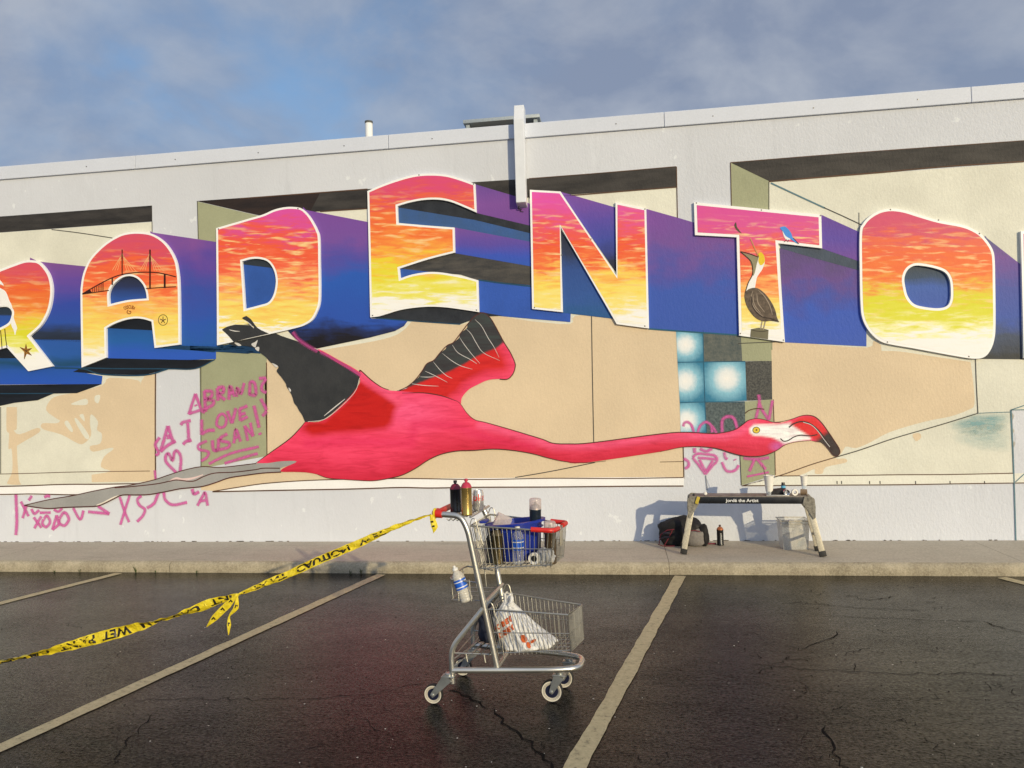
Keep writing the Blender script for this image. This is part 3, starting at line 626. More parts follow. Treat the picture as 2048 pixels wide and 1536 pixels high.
# -- graffiti
m, t, b = newmat('pink_spray', .6, .3); MATS['pink_spray'] = m
uv = nd(t, 'UVMap').outputs[0]; v_ = nd(t, 'SeparateXYZ', {0: uv}).outputs[1]
e = mth(t, 'MULTIPLY', mth(t, 'ABSOLUTE', mth(t, 'SUBTRACT', v_, .5)), 2.0)
k = ramp(t, e, [(.0, .95), (.34, .86), (.58, .36), (.8, .10), (1.0, 0.0)])
t.links.new(mth(t, 'MULTIPLY', k, ramp(t, noise(t, pos(t), 30, 3, .6), [(.25, .55), (.6, 1.0)])), b.inputs['Alpha'])
b.inputs['Base Color'].default_value = (*alb(214, 96, 150), 1)
PINK = m
g1 = lambda p: Z(290, 740, 6.981, p); g2 = lambda p: Z(1340, 780, 7.678, p); g3 = lambda p: Z(10, 960, 4.763, p)
def graf(fn, paths, wd=9.0, nm='graffiti_letter'): stroke(nm, [fn(p) for p in paths], wd*1.22*rng.uniform(.88, 1.1), PINK, 7, bld, sm=6)
for paths in ([[(205, 940), (145, 1040), (190, 1150), (150, 1195)]],
              [[(320, 780), (215, 1140)], [(320, 780), (400, 1030)], [(215, 1140), (320, 1050), (430, 990)], [(318, 900), (330, 965)]],
              [[(500, 770), (530, 730), (640, 705)], [(595, 735), (605, 870), (610, 1010)], [(530, 1040), (570, 1000), (650, 975)]],
              [[(435, 1430), (300, 1290), (290, 1200), (330, 1170), (385, 1260), (410, 1150), (450, 1130), (500, 1220), (490, 1420)]],
              [[(705, 330), (610, 620)], [(705, 330), (790, 560), (840, 590)], [(615, 610), (770, 560)], [(705, 480), (715, 505)]],
              [[(830, 290), (838, 440), (845, 585)], [(825, 295), (930, 300), (925, 370), (850, 410), (950, 425), (940, 490), (800, 560)]],
              [[(1010, 250), (1020, 430)], [(1010, 250), (1090, 240), (1090, 310), (1030, 340), (1120, 420)]],
              [[(1170, 415), (1190, 230), (1255, 370)], [(1175, 330), (1240, 310)]],
              [[(1280, 375), (1290, 250), (1340, 330), (1385, 180)]],
              [[(1460, 350), (1470, 180), (1530, 190), (1545, 345), (1450, 335)]],
              [[(1590, 120), (1690, 108)], [(1690, 120), (1630, 220), (1640, 290), (1695, 315)]],
              [[(792, 690), (790, 905)], [(790, 895), (880, 845), (975, 840)]],
              [[(1000, 720), (1030, 640), (1090, 615), (1135, 680), (1120, 770), (1060, 805), (1005, 770), (1000, 715)]],
              [[(1150, 570), (1180, 660), (1215, 745)], [(1215, 745), (1270, 530)]],
              [[(1320, 540), (1330, 710)], [(1320, 545), (1430, 500)], [(1325, 625), (1405, 600)], [(1330, 705), (1435, 650)]],
              [[(1520, 495), (1560, 660), (1592, 805)], [(1600, 875), (1612, 905)]],
              [[(1615, 400), (1700, 560)], [(1700, 570), (1640, 645)]],
              [[(865, 990), (750, 1045), (760, 1110), (880, 1140), (870, 1210), (785, 1275)]],
              [[(940, 980), (955, 1110), (1015, 1105), (1030, 955)]],
              [[(1150, 890), (1060, 945), (1065, 990), (1170, 1015), (1160, 1080), (985, 1125)]],
              [[(1240, 1025), (1270, 830), (1335, 1000)], [(1250, 950), (1310, 930)]],
              [[(1435, 990), (1390, 775)], [(1390, 780), (1510, 925)], [(1510, 925), (1470, 735)]]):
    graf(g1, paths)
for p in ([(890, 1310), (1200, 1165), (1590, 1070)], [(1110, 1305), (1400, 1215), (1575, 1165)]): graf(g1, [p], 8, 'graffiti_underline')
graf(g1, [[(135, 1400), (150, 1530)]], 7)
for paths in ([[(205, 560), (220, 510), (270, 492), (330, 540), (368, 650)]], [[(425, 660), (460, 560), (530, 497), (600, 512), (690, 620), (715, 690)], [(635, 560), (650, 650)]],
              [[(805, 690), (800, 490), (850, 420), (920, 408), (990, 450), (1035, 600)]],
              [[(1360, 70), (1372, 200), (1320, 440)], [(1370, 200), (1430, 330), (1520, 460)], [(1520, 460), (1575, 160)]],
              [[(375, 890), (385, 965)]], [[(465, 900), (560, 938), (650, 900)]], [[(835, 955), (850, 1030), (885, 1065)]],
              [[(995, 1060), (1005, 1080)]], [[(800, 1105), (855, 1225), (930, 1252), (1010, 1225), (1060, 1155)]],
              [[(350, 1035), (420, 980), (560, 985), (695, 1010), (720, 1090), (640, 1180), (545, 1295)], [(350, 1035), (440, 1150), (545, 1295)], [(430, 1040), (700, 1062)], [(455, 1070), (550, 1250)], [(660, 1085), (560, 1250)]],
              [[(215, 1050), (280, 1100), (285, 1170), (230, 1205)]],
              [[(1130, 1045), (1300, 1062), (1525, 1040)], [(1300, 1060), (1220, 1250)], [(1350, 1070), (1470, 1220)]]):
    graf(g2, paths, 8.5)
graf(g2, [[(1180, 1330), (1520, 1262)]], 6, 'graffiti_underline')
stroke('paint_drip', [g2([(550, 1310), (560, 1420), (572, 1540)])], 1.8, paint('grey_drip', alb(135, 132, 125), .1, bump=0), 7, bld)
stroke('painted_line', [g2([(1150, 360), (1220, 310), (1330, 285), (1450, 295)])], 2.0, LINEB, 8, bld)
for paths in ([[(103, 140), (112, 380), (103, 525)]], [[(150, 205), (225, 345)], [(205, 235), (168, 365)]], [[(255, 150), (225, 195)]], [[(372, 165), (400, 152), (430, 158)]],
              [[(250, 275), (280, 322), (325, 285)], [(330, 312), (435, 310)], [(465, 280), (505, 302), (545, 268)]],
              [[(272, 355), (348, 455)], [(345, 345), (278, 462)]], [[(370, 370), (400, 342), (428, 400), (392, 448), (355, 415), (368, 372)]],
              [[(492, 335), (450, 475)], [(450, 475), (515, 425)], [(515, 425), (490, 335)]], [[(518, 365), (565, 308), (608, 370), (570, 432), (520, 415), (516, 368)]],
              [[(648, 265), (715, 375), (748, 290)]], [[(790, 303), (995, 322)], [(995, 322), (885, 250)]], [[(1092, 160), (1135, 290), (1182, 402)], [(1187, 145), (1098, 428)]],
              [[(1300, 150), (1262, 185), (1280, 240), (1332, 280), (1312, 340), (1257, 398)]], [[(1462, 118), (1420, 220), (1352, 268)]],
              [[(1510, 105), (1528, 190), (1600, 237), (1735, 213)]], [[(1782, 85), (1800, 132), (1850, 112)]], [[(1832, 245), (1880, 160), (1908, 125), (1930, 245)], [(1850, 205), (1912, 192)]]):
    graf(g3, paths, 8)

# ================================================================== painted flamingo
z4 = lambda p: Z(380, 600, 3.84, p); z6 = lambda p: Z(700, 600, 3.84, p)
def pip(x, y, poly):
    ins = np.zeros(len(x), bool); P = np.array(poly); Q = np.roll(P, -1, 0)
    for (x1, y1), (x2, y2) in zip(P, Q):
        c_ = ((y1 > y) != (y2 > y)); 
        with np.errstate(divide='ignore', invalid='ignore'): ins ^= c_ & (x < (x2-x1)*(y-y1)/(y2-y1)+x1)
    return ins
def dist(x, y, path, closed=False):
    P = np.array([q[:2] for q in path], float); Q = np.roll(P, -1, 0); m = len(P) if closed else len(P)-1; d = np.full(len(x), 1e9)
    for i in range(m):
        a, b_ = P[i], Q[i]; e = b_-a; L = (e@e) or 1e-9
        t_ = np.clip(((x-a[0])*e[0]+(y-a[1])*e[1])/L, 0, 1); d = np.minimum(d, np.hypot(x-a[0]-t_*e[0], y-a[1]-t_*e[1]))
    return d
def soft(x, y, poly, wd):                     # 1 inside, 0 outside, blended over wd
    d = dist(x, y, poly, True); s = np.where(pip(x, y, poly), d, -d); return np.clip(s/wd+.5, 0, 1)
m, t, b = newmat('flamingo_paint', .55, .3); MATS['flamingo_paint'] = m
a_ = nd(t, 'Attribute', attribute_name='Col').outputs['Color']
n = noise(t, pos(t, (.7, 1, 4.5)), 5, 5, .55, .9)
a_ = mixc(t, 1.0, a_, ramp(t, n, [(.3, (.82, .68, .72)), (.5, (.98, .97, .98)), (.72, (1.05, 1.32, 1.22))]), 'MULTIPLY')
t.links.new(a_, b.inputs['Base Color']); stucco(t, b, .3)
def blended(name, outline, colfn, mat, lay, parent, step=4.0, n=5):
    o = spl(outline, n); P = np.array(o); x0, y0 = P.min(0); x1, y1 = P.max(0)
    gx, gy = np.meshgrid(np.arange(x0, x1, step), np.arange(y0, y1, step)); gx = gx.ravel(); gy = gy.ravel()
    k = pip(gx, gy, o) & (dist(gx, gy, o, True) > step*.4)
    V = [Vector(q) for q in o]+[Vector((x, y)) for x, y in zip(gx[k], gy[k])]
    r = geometry.delaunay_2d_cdt(V, [], [list(range(len(o)))], 1, 1e-4)
    vv = np.array([(q.x, q.y) for q in r[0]]); v = [W(x, y, lay*LAY) for x, y in vv]
    f = [tuple(q) for q in r[2]]
    f = [q if (v[q[1]]-v[q[0]]).cross(v[q[2]]-v[q[0]]).y < 0 else q[::-1] for q in f]
    return obj(name, v, f, mat, parent, cols=colfn(vv[:, 0], vv[:, 1]))
A = lambda *c: np.array(alb(*c))
def mix(a, b_, k): return a*(1-k[:, None])+b_*k[:, None]
fl = shape('painted_flamingo', z2([(185, 1270, 1), (380, 1225), (560, 1195), (720, 1160), (880, 1130), (1000, 1115), (1180, 1075), (1300, 1035), (1430, 995), (1500, 975), (1560, 972), (1700, 978), (1850, 960), (1940, 948)])
    + z4([(560, 1250, 1), (700, 1232), (820, 1232), (900, 1222, 1), (780, 1265), (700, 1290), (700, 1320, 1), (560, 1328), (430, 1345), (300, 1365), (200, 1400), (100, 1430), (0, 1441)])
    + z2([(1380, 1142), (1290, 1160), (1150, 1185), (1050, 1190), (940, 1190), (880, 1215), (800, 1255), (740, 1275), (640, 1280), (500, 1285), (380, 1293), (290, 1285)]),
    paint('leg_grey', alb(160, 154, 140), .07), 9, bld)
OUT = paint('flamingo_outline', alb(84, 42, 34), .15, bump=0)
FW = paint('feather_white', alb(214, 204, 186), .05, bump=0)
stroke('outline', [z2([(185, 1270), (380, 1225), (560, 1195), (720, 1160), (880, 1130), (1000, 1115), (1180, 1075), (1300, 1035), (1430, 995), (1560, 972), (1700, 978), (1966, 948)])], 1.8, OUT, 10, fl)
stroke('outline', [z2([(185, 1270), (290, 1287), (380, 1294), (500, 1286), (640, 1281), (740, 1276), (800, 1256), (880, 1216), (940, 1191), (1050, 1190), (1150, 1186), (1290, 1161), (1380, 1143)])+z4([(0, 1442), (100, 1431), (200, 1401), (300, 1366), (430, 1346), (560, 1329), (700, 1321)])], 2.2, OUT, 10, fl)
stroke('outline', [z2([(880, 1135), (1020, 1125), (1200, 1105), (1300, 1085), (1360, 1075), (1480, 1085), (1560, 1050), (1650, 1022), (1800, 1015), (1966, 995)])+z4([(560, 1292), (690, 1292)])], 2.0, OUT, 10, fl)
stroke('highlight', [z2([(1290, 1090), (1350, 1062), (1400, 1072), (1480, 1062), (1560, 1035)])], 5, paint('leg_light', alb(222, 190, 172), .05, bump=0), 9.5, fl, taper=True)
stroke('highlight', [z2([(740, 1270), (800, 1248), (880, 1208), (930, 1194)])], 4, paint('leg_cream', alb(230, 215, 185), .05, bump=0), 9.5, fl, taper=True)
# far wing
def farwing(x, y):
    c = np.tile(A(214, 34, 30), (len(x), 1))
    blk = z6([(300, 740), (380, 702), (520, 642), (650, 590), (760, 550), (880, 490), (960, 440), (1060, 395), (1120, 372), (1190, 318), (1300, 100), (1000, 0), (300, 500)])
    edge = z6([(1190, 330), (1240, 410), (1268, 490), (1250, 575), (1200, 600), (1060, 612), (980, 648), (910, 690), (860, 760), (820, 780)])
    kp = np.clip(1-dist(x, y, edge)/24, 0, 1); c = mix(c, A(244, 68, 98), kp**.8)
    return mix(c, A(60, 59, 55), soft(x, y, blk, 3.0))
blended('wing', z6([(330, 712), (440, 665), (500, 615), (530, 590), (555, 545), (590, 490), (645, 462), (690, 408), (735, 375), (745, 350), (795, 325), (838, 290), (850, 255), (898, 215), (908, 180), (958, 125), (1020, 97), (1070, 130), (1110, 190), (1180, 320), (1230, 400), (1265, 470), (1268, 520), (1250, 570), (1210, 605), (1150, 605), (1060, 615), (980, 650), (910, 690), (860, 750), (850, 800), (820, 800), (700, 760), (560, 740), (400, 730)]), farwing, MATS['flamingo_paint'], 8, fl, 3.5)
for q in ([(960, 150), (1010, 200), (1060, 290), (1105, 360), (1145, 440)], [(890, 220), (930, 260), (970, 330), (1025, 405), (1150, 465)], [(840, 285), (880, 345), (930, 410), (998, 488)], [(785, 345), (830, 405), (920, 455), (975, 490)], [(710, 410), (780, 465), (850, 505), (940, 532)], [(640, 475), (690, 535), (740, 580), (785, 602)], [(575, 545), (650, 580), (748, 632)], [(540, 590), (600, 592), (650, 588)], [(455, 640), (560, 655), (680, 662)], [(370, 695), (440, 675)]):
    stroke('feather', [z6(q)], 1.15, FW, 9, fl, taper=True)
stroke('outline', [z6([(370, 700), (440, 665), (500, 615), (555, 545), (590, 490), (645, 462), (690, 408), (745, 350), (795, 325), (850, 255), (908, 180), (958, 125), (1020, 97), (1070, 130), (1110, 190), (1180, 320), (1230, 400), (1266, 480), (1268, 520), (1250, 570), (1210, 608), (1150, 608)])], 1.8, OUT, 9, fl)
# body, neck and head
redz = z4([(895, 932), (1030, 925), (1200, 775), (1300, 605), (1440, 690), (1610, 790), (1570, 860), (1550, 950), (1500, 990), (1300, 1012), (1100, 1025), (940, 1045), (860, 1000)])
face = z8([(690, 830), (720, 805), (780, 800), (900, 800), (1000, 790), (1050, 810), (1100, 850), (1150, 890), (1160, 920), (1050, 932), (950, 955), (920, 930), (870, 905), (790, 890), (720, 888), (690, 865)])
def bodyc(x, y):
    c = np.tile(A(244, 64, 92), (len(x), 1))
    lowd = dist(x, y, z4([(700, 1330), (900, 1335), (1050, 1375), (1200, 1385)])+z6([(100, 1392), (300, 1375), (500, 1300), (700, 1190), (850, 1160), (1100, 1148), (1300, 1160), (1530, 1218), (1700, 1248), (1966, 1238)])+z8([(150, 982), (350, 976), (560, 1028), (740, 1052), (900, 1005)]))
    c = mix(c, A(206, 32, 52), np.clip(1-lowd/50, 0, 1)*.95)
    shoulder = np.hypot((x-815)/95, (y-822)/45); c = mix(c, A(248, 86, 122), np.clip(1.25-shoulder, 0, 1)*.75)
    nk = dist(x, y, z6([(1000, 960), (1200, 1010), (1400, 1070), (1560, 1120), (1850, 1120)])+z8([(0, 900), (300, 890), (500, 890), (620, 850), (720, 790)])); c = mix(c, A(250, 92, 124), np.clip(1-nk/14, 0, 1)*.8)
    mid_ = dist(x, y, z4([(900, 1100), (1300, 1090), (1700, 1100)])+z6([(500, 950), (800, 960), (1100, 1080), (1400, 1120)])); c = mix(c, A(224, 38, 82), np.clip(1-mid_/16, 0, 1)*.55)
    c = mix(c, A(200, 24, 18), soft(x, y, redz, 15)); 
    lead = dist(x, y, z4([(1000, 395), (1150, 478), (1300, 562), (1400, 640), (1500, 700), (1600, 775)])); c = mix(c, A(250, 84, 112), np.clip(1.15-lead/13, 0, 1))
    c = mix(c, A(250, 240, 222), soft(x, y, face, 4.5)*(x > 1495))
    beak = z8([(1000, 800), (1080, 745), (1190, 745), (1260, 820), (1400, 1000), (1340, 1060), (1240, 950), (1150, 895), (1060, 840)])
    c = mix(c, A(225, 44, 44), soft(x, y, beak, 5)*(x > 1570))
    tip = np.clip((((x-1640)*.62+(y-868)*.78))/10, 0, 1)*(x > 1600); c = mix(c, A(62, 50, 46), tip)
    chin = np.hypot((x-1555)/22, (y-893)/14); c = mix(c, A(206, 92, 150), np.clip(1-chin, 0, 1))
    return c
body_out = z4([(510, 1253, 1), (620, 1170), (760, 1070), (840, 990), (885, 935, 1), (1020, 925), (1180, 790), (1275, 680), (1300, 600), (1150, 490), (1010, 405), (1150, 468), (1300, 555)]) + z6([(80, 540), (160, 612), (240, 670), (300, 693), (380, 700), (560, 715), (700, 735), (820, 775), (850, 800), (900, 870), (960, 920), (1040, 940), (1200, 985), (1350, 1030), (1480, 1070), (1560, 1100), (1680, 1105), (1850, 1097)]) + z8([(0, 875), (200, 862), (400, 872), (500, 862), (580, 840), (640, 800), (680, 770), (740, 757), (800, 765), (870, 785), (930, 788), (1010, 765), (1090, 735), (1150, 732), (1200, 750), (1250, 800), (1300, 870), (1340, 930), (1375, 985), (1382, 1020), (1360, 1045), (1330, 1035), (1295, 990), (1250, 945), (1200, 935), (1150, 925), (1050, 935), (960, 960), (900, 1000), (820, 1035), (740, 1048), (650, 1045), (560, 1025), (450, 990), (350, 975), (250, 972), (150, 980), (0, 1012)]) + z6([(1800, 1250), (1650, 1240), (1530, 1215), (1400, 1180), (1250, 1155), (1100, 1145), (950, 1155), (820, 1160), (700, 1185), (600, 1230), (500, 1295), (400, 1345), (300, 1370), (180, 1388), (60, 1385)]) + z4([(1130, 1375), (1050, 1365), (980, 1340), (900, 1325), (800, 1320), (700, 1318), (720, 1290), (820, 1240), (700, 1238), (600, 1252)])
blended('body', body_out, bodyc, MATS['flamingo_paint'], 9.8, fl, 3.5, 4)
for q in (z4([(500, 1256), (620, 1170), (760, 1070), (840, 990), (885, 935)]), z4([(1240, 515), (1300, 555)])+z6([(80, 540), (160, 612), (240, 668), (300, 690)]),
          z6([(820, 775), (850, 800), (900, 870), (960, 920), (1040, 940), (1200, 985), (1350, 1030), (1480, 1070), (1560, 1100), (1680, 1105), (1850, 1097)])+z8([(0, 875), (200, 862), (400, 872), (500, 862), (580, 840), (640, 800), (680, 770), (740, 757), (800, 765), (870, 785), (930, 788)]),
          z8([(860, 785), (930, 780), (1010, 762), (1090, 735), (1150, 732), (1200, 750), (1250, 800), (1300, 870), (1340, 930), (1375, 985), (1382, 1020), (1360, 1045), (1330, 1035), (1295, 990), (1250, 945)]),
          z8([(1160, 925), (1050, 935), (960, 960), (900, 1000), (820, 1035), (740, 1048), (650, 1045), (560, 1025), (450, 990), (350, 975), (250, 972), (150, 980), (0, 1012)]),
          z6([(1966, 1236), (1800, 1250), (1650, 1240), (1530, 1215), (1400, 1180), (1250, 1155), (1100, 1145), (950, 1155), (820, 1160), (700, 1185), (600, 1230), (500, 1295), (400, 1345), (300, 1370), (180, 1388), (60, 1385)])+z4([(1130, 1375), (1050, 1365), (980, 1340)]),
          z6([(400, 715), (560, 713), (700, 735), (825, 778)])):
    stroke('outline', [q], 2.0, OUT, 11, fl, taper=True)
BK = paint('beak_dark', alb(58, 44, 40), .2, bump=0)
stroke('beak_line', [z8([(925, 910), (950, 930), (985, 925), (1030, 898), (1080, 885), (1150, 890), (1210, 880)])], 2.2, BK, 11, fl)
stroke('beak_line', [z8([(990, 825), (1030, 795), (1090, 780), (1150, 795), (1210, 840), (1260, 900), (1300, 960), (1330, 1010)])], 2.6, BK, 11, fl)
stroke('beak_line', [z8([(1100, 785), (1160, 805), (1210, 850), (1262, 920), (1305, 975)])], 1.2, FW, 11.4, fl)
shape('eye', z8([(713, 845), (722, 828), (740, 822), (760, 830), (766, 848), (755, 864), (738, 868), (720, 862)]), paint('eye_yellow', alb(226, 190, 60), .05, bump=0), 11, fl)
stroke('eye_ring', [z8([(713, 845), (722, 828), (740, 822), (760, 830), (766, 848), (755, 864), (738, 868), (720, 862)])], 1.1, BK, 11.4, fl, closed=True)
disc('pupil', *z8([(741, 845)])[0], 1.6, BK, 11.8, fl)
# near wing (its tip runs on over the D board)
WINGB = paint('wing_charcoal', alb(56, 55, 52), .1, c2=alb(44, 44, 43), scale=6)
shape('wing', z4([(300, 330), (430, 285), (610, 245), (700, 275), (900, 345), (1030, 415), (1150, 490), (1290, 570), (1300, 605), (1275, 680), (1200, 770), (1030, 915), (885, 937, 1), (860, 880), (838, 850), (820, 815), (800, 790), (785, 740), (765, 700), (742, 665), (735, 640), (700, 590), (665, 545), (680, 512), (620, 480), (585, 440), (540, 405), (520, 385), (480, 362), (400, 350), (350, 352)]), WINGB, 11, fl, n=3)
for q in ([(340, 328), (368, 330), (395, 348), (370, 352)], [(470, 340), (500, 322), (520, 308), (510, 340), (500, 365)], [(500, 368), (530, 360), (528, 392), (510, 385)], [(630, 486), (650, 492), (676, 508), (662, 518)], [(757, 672), (775, 690), (772, 705), (762, 695)]):
    shape('feather', z4(q), FW, 11.6, fl, n=3)
stroke('feather', [z4([(905, 935), (1020, 920), (1100, 870), (1210, 770), (1275, 690), (1302, 600)])], 1.0, FW, 11.6, fl)
stroke('feather', [z4([(1030, 890), (1110, 825), (1190, 760)])], 2.2, FW, 11.6, fl, taper=True)
paint('lead_pink', alb(246, 82, 112), .08)
m, t, b = newmat('magenta_mist', .6, .3)
uv = nd(t, 'UVMap').outputs[0]; e = mth(t, 'MULTIPLY', mth(t, 'ABSOLUTE', mth(t, 'SUBTRACT', nd(t, 'SeparateXYZ', {0: uv}).outputs[1], .5)), 2.0)
t.links.new(ramp(t, e, [(0, .8), (1, 0.0)]), b.inputs['Alpha']); b.inputs['Base Color'].default_value = (*alb(190, 76, 130), 1)
stroke('spray_mist', [z4([(790, 245), (830, 300), (900, 350), (980, 395)])], 11, m, 11.6, fl)
stroke('leading_edge', [z4([(985, 380), (1030, 407), (1150, 478), (1240, 528), (1310, 575), (1400, 645), (1470, 690), (1540, 720)])], 7, MATS['lead_pink'], 11.3, fl, taper=True)
stroke('spray_mist', [z4([(1000, 400), (1080, 440), (1200, 510), (1310, 580)])], 9, m, 11.6, fl)

# ================================================================== letter boards
FRONT = .034
BW = flat('board_white', alb(255, 248, 232), .45, var=.02, scale=8)
SCREW = MATS['screw']
ROSE, MAG, ORED, ORG, AMB, YEL, LIME, CRM = (218, 76, 98), (222, 80, 148), (240, 92, 48), (246, 132, 58), (250, 176, 80), (250, 216, 88), (222, 214, 40), (252, 242, 218)
def board(label, outer, holes, stops, y0, y1, ins=5.0, screws=(), streak=.12, pale=.7, nm='x', slant=.12):
    o = spl(outer); 
    if area2(o) < 0: o = o[::-1]
    hs = []
    for h in holes:
        q = spl(h)
        if area2(q) > 0: q = q[::-1]
        hs.append(q)
    loops = [o]+hs; flatp = [q for l in loops for q in l]
    F = [W(x, y, FRONT) for x, y in flatp]; Bk = [p+Vector((0, FRONT-.002, 0)) for p in F]; n = len(F)
    tr = tess(loops)
    f = [q if (F[q[1]]-F[q[0]]).cross(F[q[2]]-F[q[0]]).y < 0 else q[::-1] for q in tr]
    fb = [(q[0]+n, q[2]+n, q[1]+n) for q in f]; k = 0
    for l in loops:
        for i in range(len(l)): a, c_ = k+i, k+(i+1) % len(l); fb.append((a, c_, c_+n, a+n))
        k += len(l)
    ctr = sum((p for p in F), Vector())/n; root = empty('letter_board', (ctr.x, D_WALL, min(p.z for p in F)))
    tag(root, label, 'letter board', 'cut out letter boards fixed to the mural wall')
    ob = obj('board', F+Bk, f+fb, BW, root); bm = bmesh.new(); bm.from_mesh(ob.data); bmesh.ops.recalc_face_normals(bm, faces=bm.faces); bm.to_mesh(ob.data); bm.free()
    il = [inset(l, ins) for l in loops]; flat2 = [q for l in il for q in l]
    v = [W(x, y, FRONT+LAY) for x, y in flat2]
    ft = [q if (v[q[1]]-v[q[0]]).cross(v[q[2]]-v[q[0]]).y < 0 else q[::-1] for q in tess(il)]
    obj('face', v, ft, vramp('sunset_'+nm, y0, y1, stops, .05, streak, pale, .12, slant, .5), root, uv=[(x/100, -y/100) for x, y in flat2])
    for x, y in screws:
        p = W(x, y, FRONT); mb = MB(); mb.lathe([(.008, 0), (.007, .003), (0, .005)], p, (0, -1, 0), 8); mb.build('screw', SCREW, root)
    return root
FB = FRONT+LAY
zR = lambda p: Z(0, 500, 5.486, p)
bR = board('sunset painted letter R board with white egret and starfish', zR([(-560, 330, 1), (-100, 255), (0, 212), (150, 155), (260, 118), (350, 112), (430, 130), (500, 200), (550, 290), (575, 420), (565, 560), (530, 690), (450, 830), (325, 945, 1), (580, 1275, 1), (310, 1330, 1), (75, 1070, 1), (-150, 1130, 1), (-150, 1480, 1), (-560, 1540, 1)]),
    [zR([(-160, 690), (-60, 640), (20, 625), (85, 628), (125, 665), (128, 715), (95, 795), (0, 852), (-100, 885), (-170, 860)])],
    [(0, ROSE), (.12, (222, 84, 84)), (.25, (238, 102, 44)), (.42, (240, 128, 50)), (.5, (248, 172, 70)), (.58, (232, 206, 56)), (.68, LIME), (.78, (240, 230, 120)), (.86, CRM), (1, CRM)], 520, 742, 4.5, nm='r', streak=.12, pale=.5)
EGW = paint('egret_white', alb(252, 246, 232), .03, bump=0); INK = paint('ink', alb(46, 34, 28), .1, bump=0)
shape('egret', zR([(-150, 420), (-60, 395), (30, 432), (70, 470), (105, 560), (130, 610), (150, 740), (187, 850), (180, 880), (165, 935), (150, 880), (122, 815), (138, 720), (132, 660), (90, 620), (20, 615), (-60, 630), (-150, 680)]), EGW, 2, bR, base=FB, n=3)
shape('egret_crest', zR([(-60, 310), (0, 330), (42, 390), (0, 375), (-60, 380)]), EGW, 2, bR, base=FB, n=3)
for q in ([(5, 880), (15, 980), (22, 1085)], [(52, 865), (62, 970), (76, 1068)]): stroke('egret_leg', [zR(q)], 1.6, INK, 2, bR, base=FB)
cxs, cys = 285, 1108
star = []
for k, (tx, ty) in enumerate([(285, 1025), (355, 1075), (352, 1160), (263, 1203), (213, 1063)]):
    star.append((tx, ty, 1)); nx, ny = [(285, 1025), (355, 1075), (352, 1160), (263, 1203), (213, 1063)][(k+1) % 5]
    star.append((cxs+((tx+nx)/2-cxs)*.42, cys+((ty+ny)/2-cys)*.42, 1))
shape('starfish', zR(star), paint('starfish_ochre', alb(176, 118, 40), .15, bump=0), 2, bR, base=FB)
stroke('starfish_line', [zR([(285, 1035), (285, 1108), (268, 1195)]), zR([(222, 1068), (285, 1108), (345, 1155)]), zR([(285, 1108), (345, 1080)])], 1.0, INK, 3, bR, base=FB)

zA = lambda p: Z(0, 300, 3.84, p)
bA = board('sunset painted letter A board showing a cable stayed bridge', [(163, 735, 1), (161, 600), (162, 570), (167, 545), (178, 520), (195, 500), (215, 483), (240, 469), (262, 464), (285, 464), (305, 468), (325, 480), (340, 497), (352, 520), (357, 545), (359, 570), (360, 620), (360.5, 689, 1), (309, 696, 1), (303, 643, 1), (286, 638), (268, 637), (247, 641), (226, 649), (212, 657, 1), (213, 715, 1)],
    [zA([(840, 1185, 1), (838, 1100), (870, 1035), (930, 985), (990, 968), (1050, 985), (1098, 1035), (1120, 1090), (1127, 1140, 1), (1000, 1150), (920, 1165)])],
    [(0, (214, 78, 98)), (.14, (222, 80, 84)), (.24, (240, 96, 52)), (.40, (246, 112, 56)), (.47, (250, 160, 80)), (.58, (250, 190, 84)), (.7, (250, 214, 92)), (.84, (250, 224, 140)), (.95, CRM), (1, CRM)], 466, 735, 4.0, nm='a', streak=.18, pale=.75)
BR = paint('bridge_brown', alb(60, 22, 14), .15, bump=0)
stroke('bridge_deck', [zA([(632, 1105), (700, 1065), (800, 1010), (900, 966), (1000, 946), (1100, 938), (1200, 941), (1280, 956), (1352, 974)])], 2.0, BR, 2, bA, base=FB)
stroke('bridge_waterline', [zA([(632, 1107), (740, 1092), (836, 1078)])], 1.8, BR, 2, bA, base=FB)
stroke('bridge_waterline', [zA([(1120, 1064), (1240, 1056), (1352, 1050)])], 1.8, BR, 2, bA, base=FB)
shape('bridge_ramp', zA([(632, 1104), (690, 1072), (712, 1100)]), BR, 2.3, bA, base=FB, smooth=False)
for x in (712, 726, 740, 754, 768, 782, 792): stroke('bridge_pier', [zA([(x, 1062-(x-700)*.55), (x, 1094-(x-700)*.12)])], 1.3, BR, 2.6, bA, base=FB)
for x, y0_, y1_, wd in ((862, 984, 1036, 3), (938, 765, 960, 2.2), (1152, 765, 1066, 3.2), (1265, 955, 1060, 4)): stroke('bridge_pier', [zA([(x, y0_), (x, y1_)])], wd, BR, 2.6, bA, base=FB)
CB = paint('cable_pale', alb(250, 190, 120), .05, bump=0)
for cx0 in (938, 1150):
    for dx in (-75, -55, -35, 35, 55, 80, 105): stroke('bridge_cable', [zA([(cx0+(4 if dx > 0 else -4), 790+abs(dx)*.2), (cx0+dx, 930-(6 if dx < 0 else 0))])], .8, CB, 2.4, bA, base=FB)
BRN = paint('label_brown', alb(150, 72, 26), .1, bump=0)
v, f = text2d('O2SCUBA', 9.5, .25)
wmax = max(p[0] for p in v)
def arc(p):
    a = (p[0]/wmax-.5)*1.25; r = 16+p[1]; return W(259+r*math.sin(a), 633-r*math.cos(a), FB+2*LAY)
letters('lettering', [arc(p) for p in v], f, BRN, bA)
stroke('emblem', [zA([(985, 1228), (975, 1245), (988, 1258), (1004, 1252), (1002, 1238), (990, 1240)])], 1.5, BRN, 2, bA, base=FB)
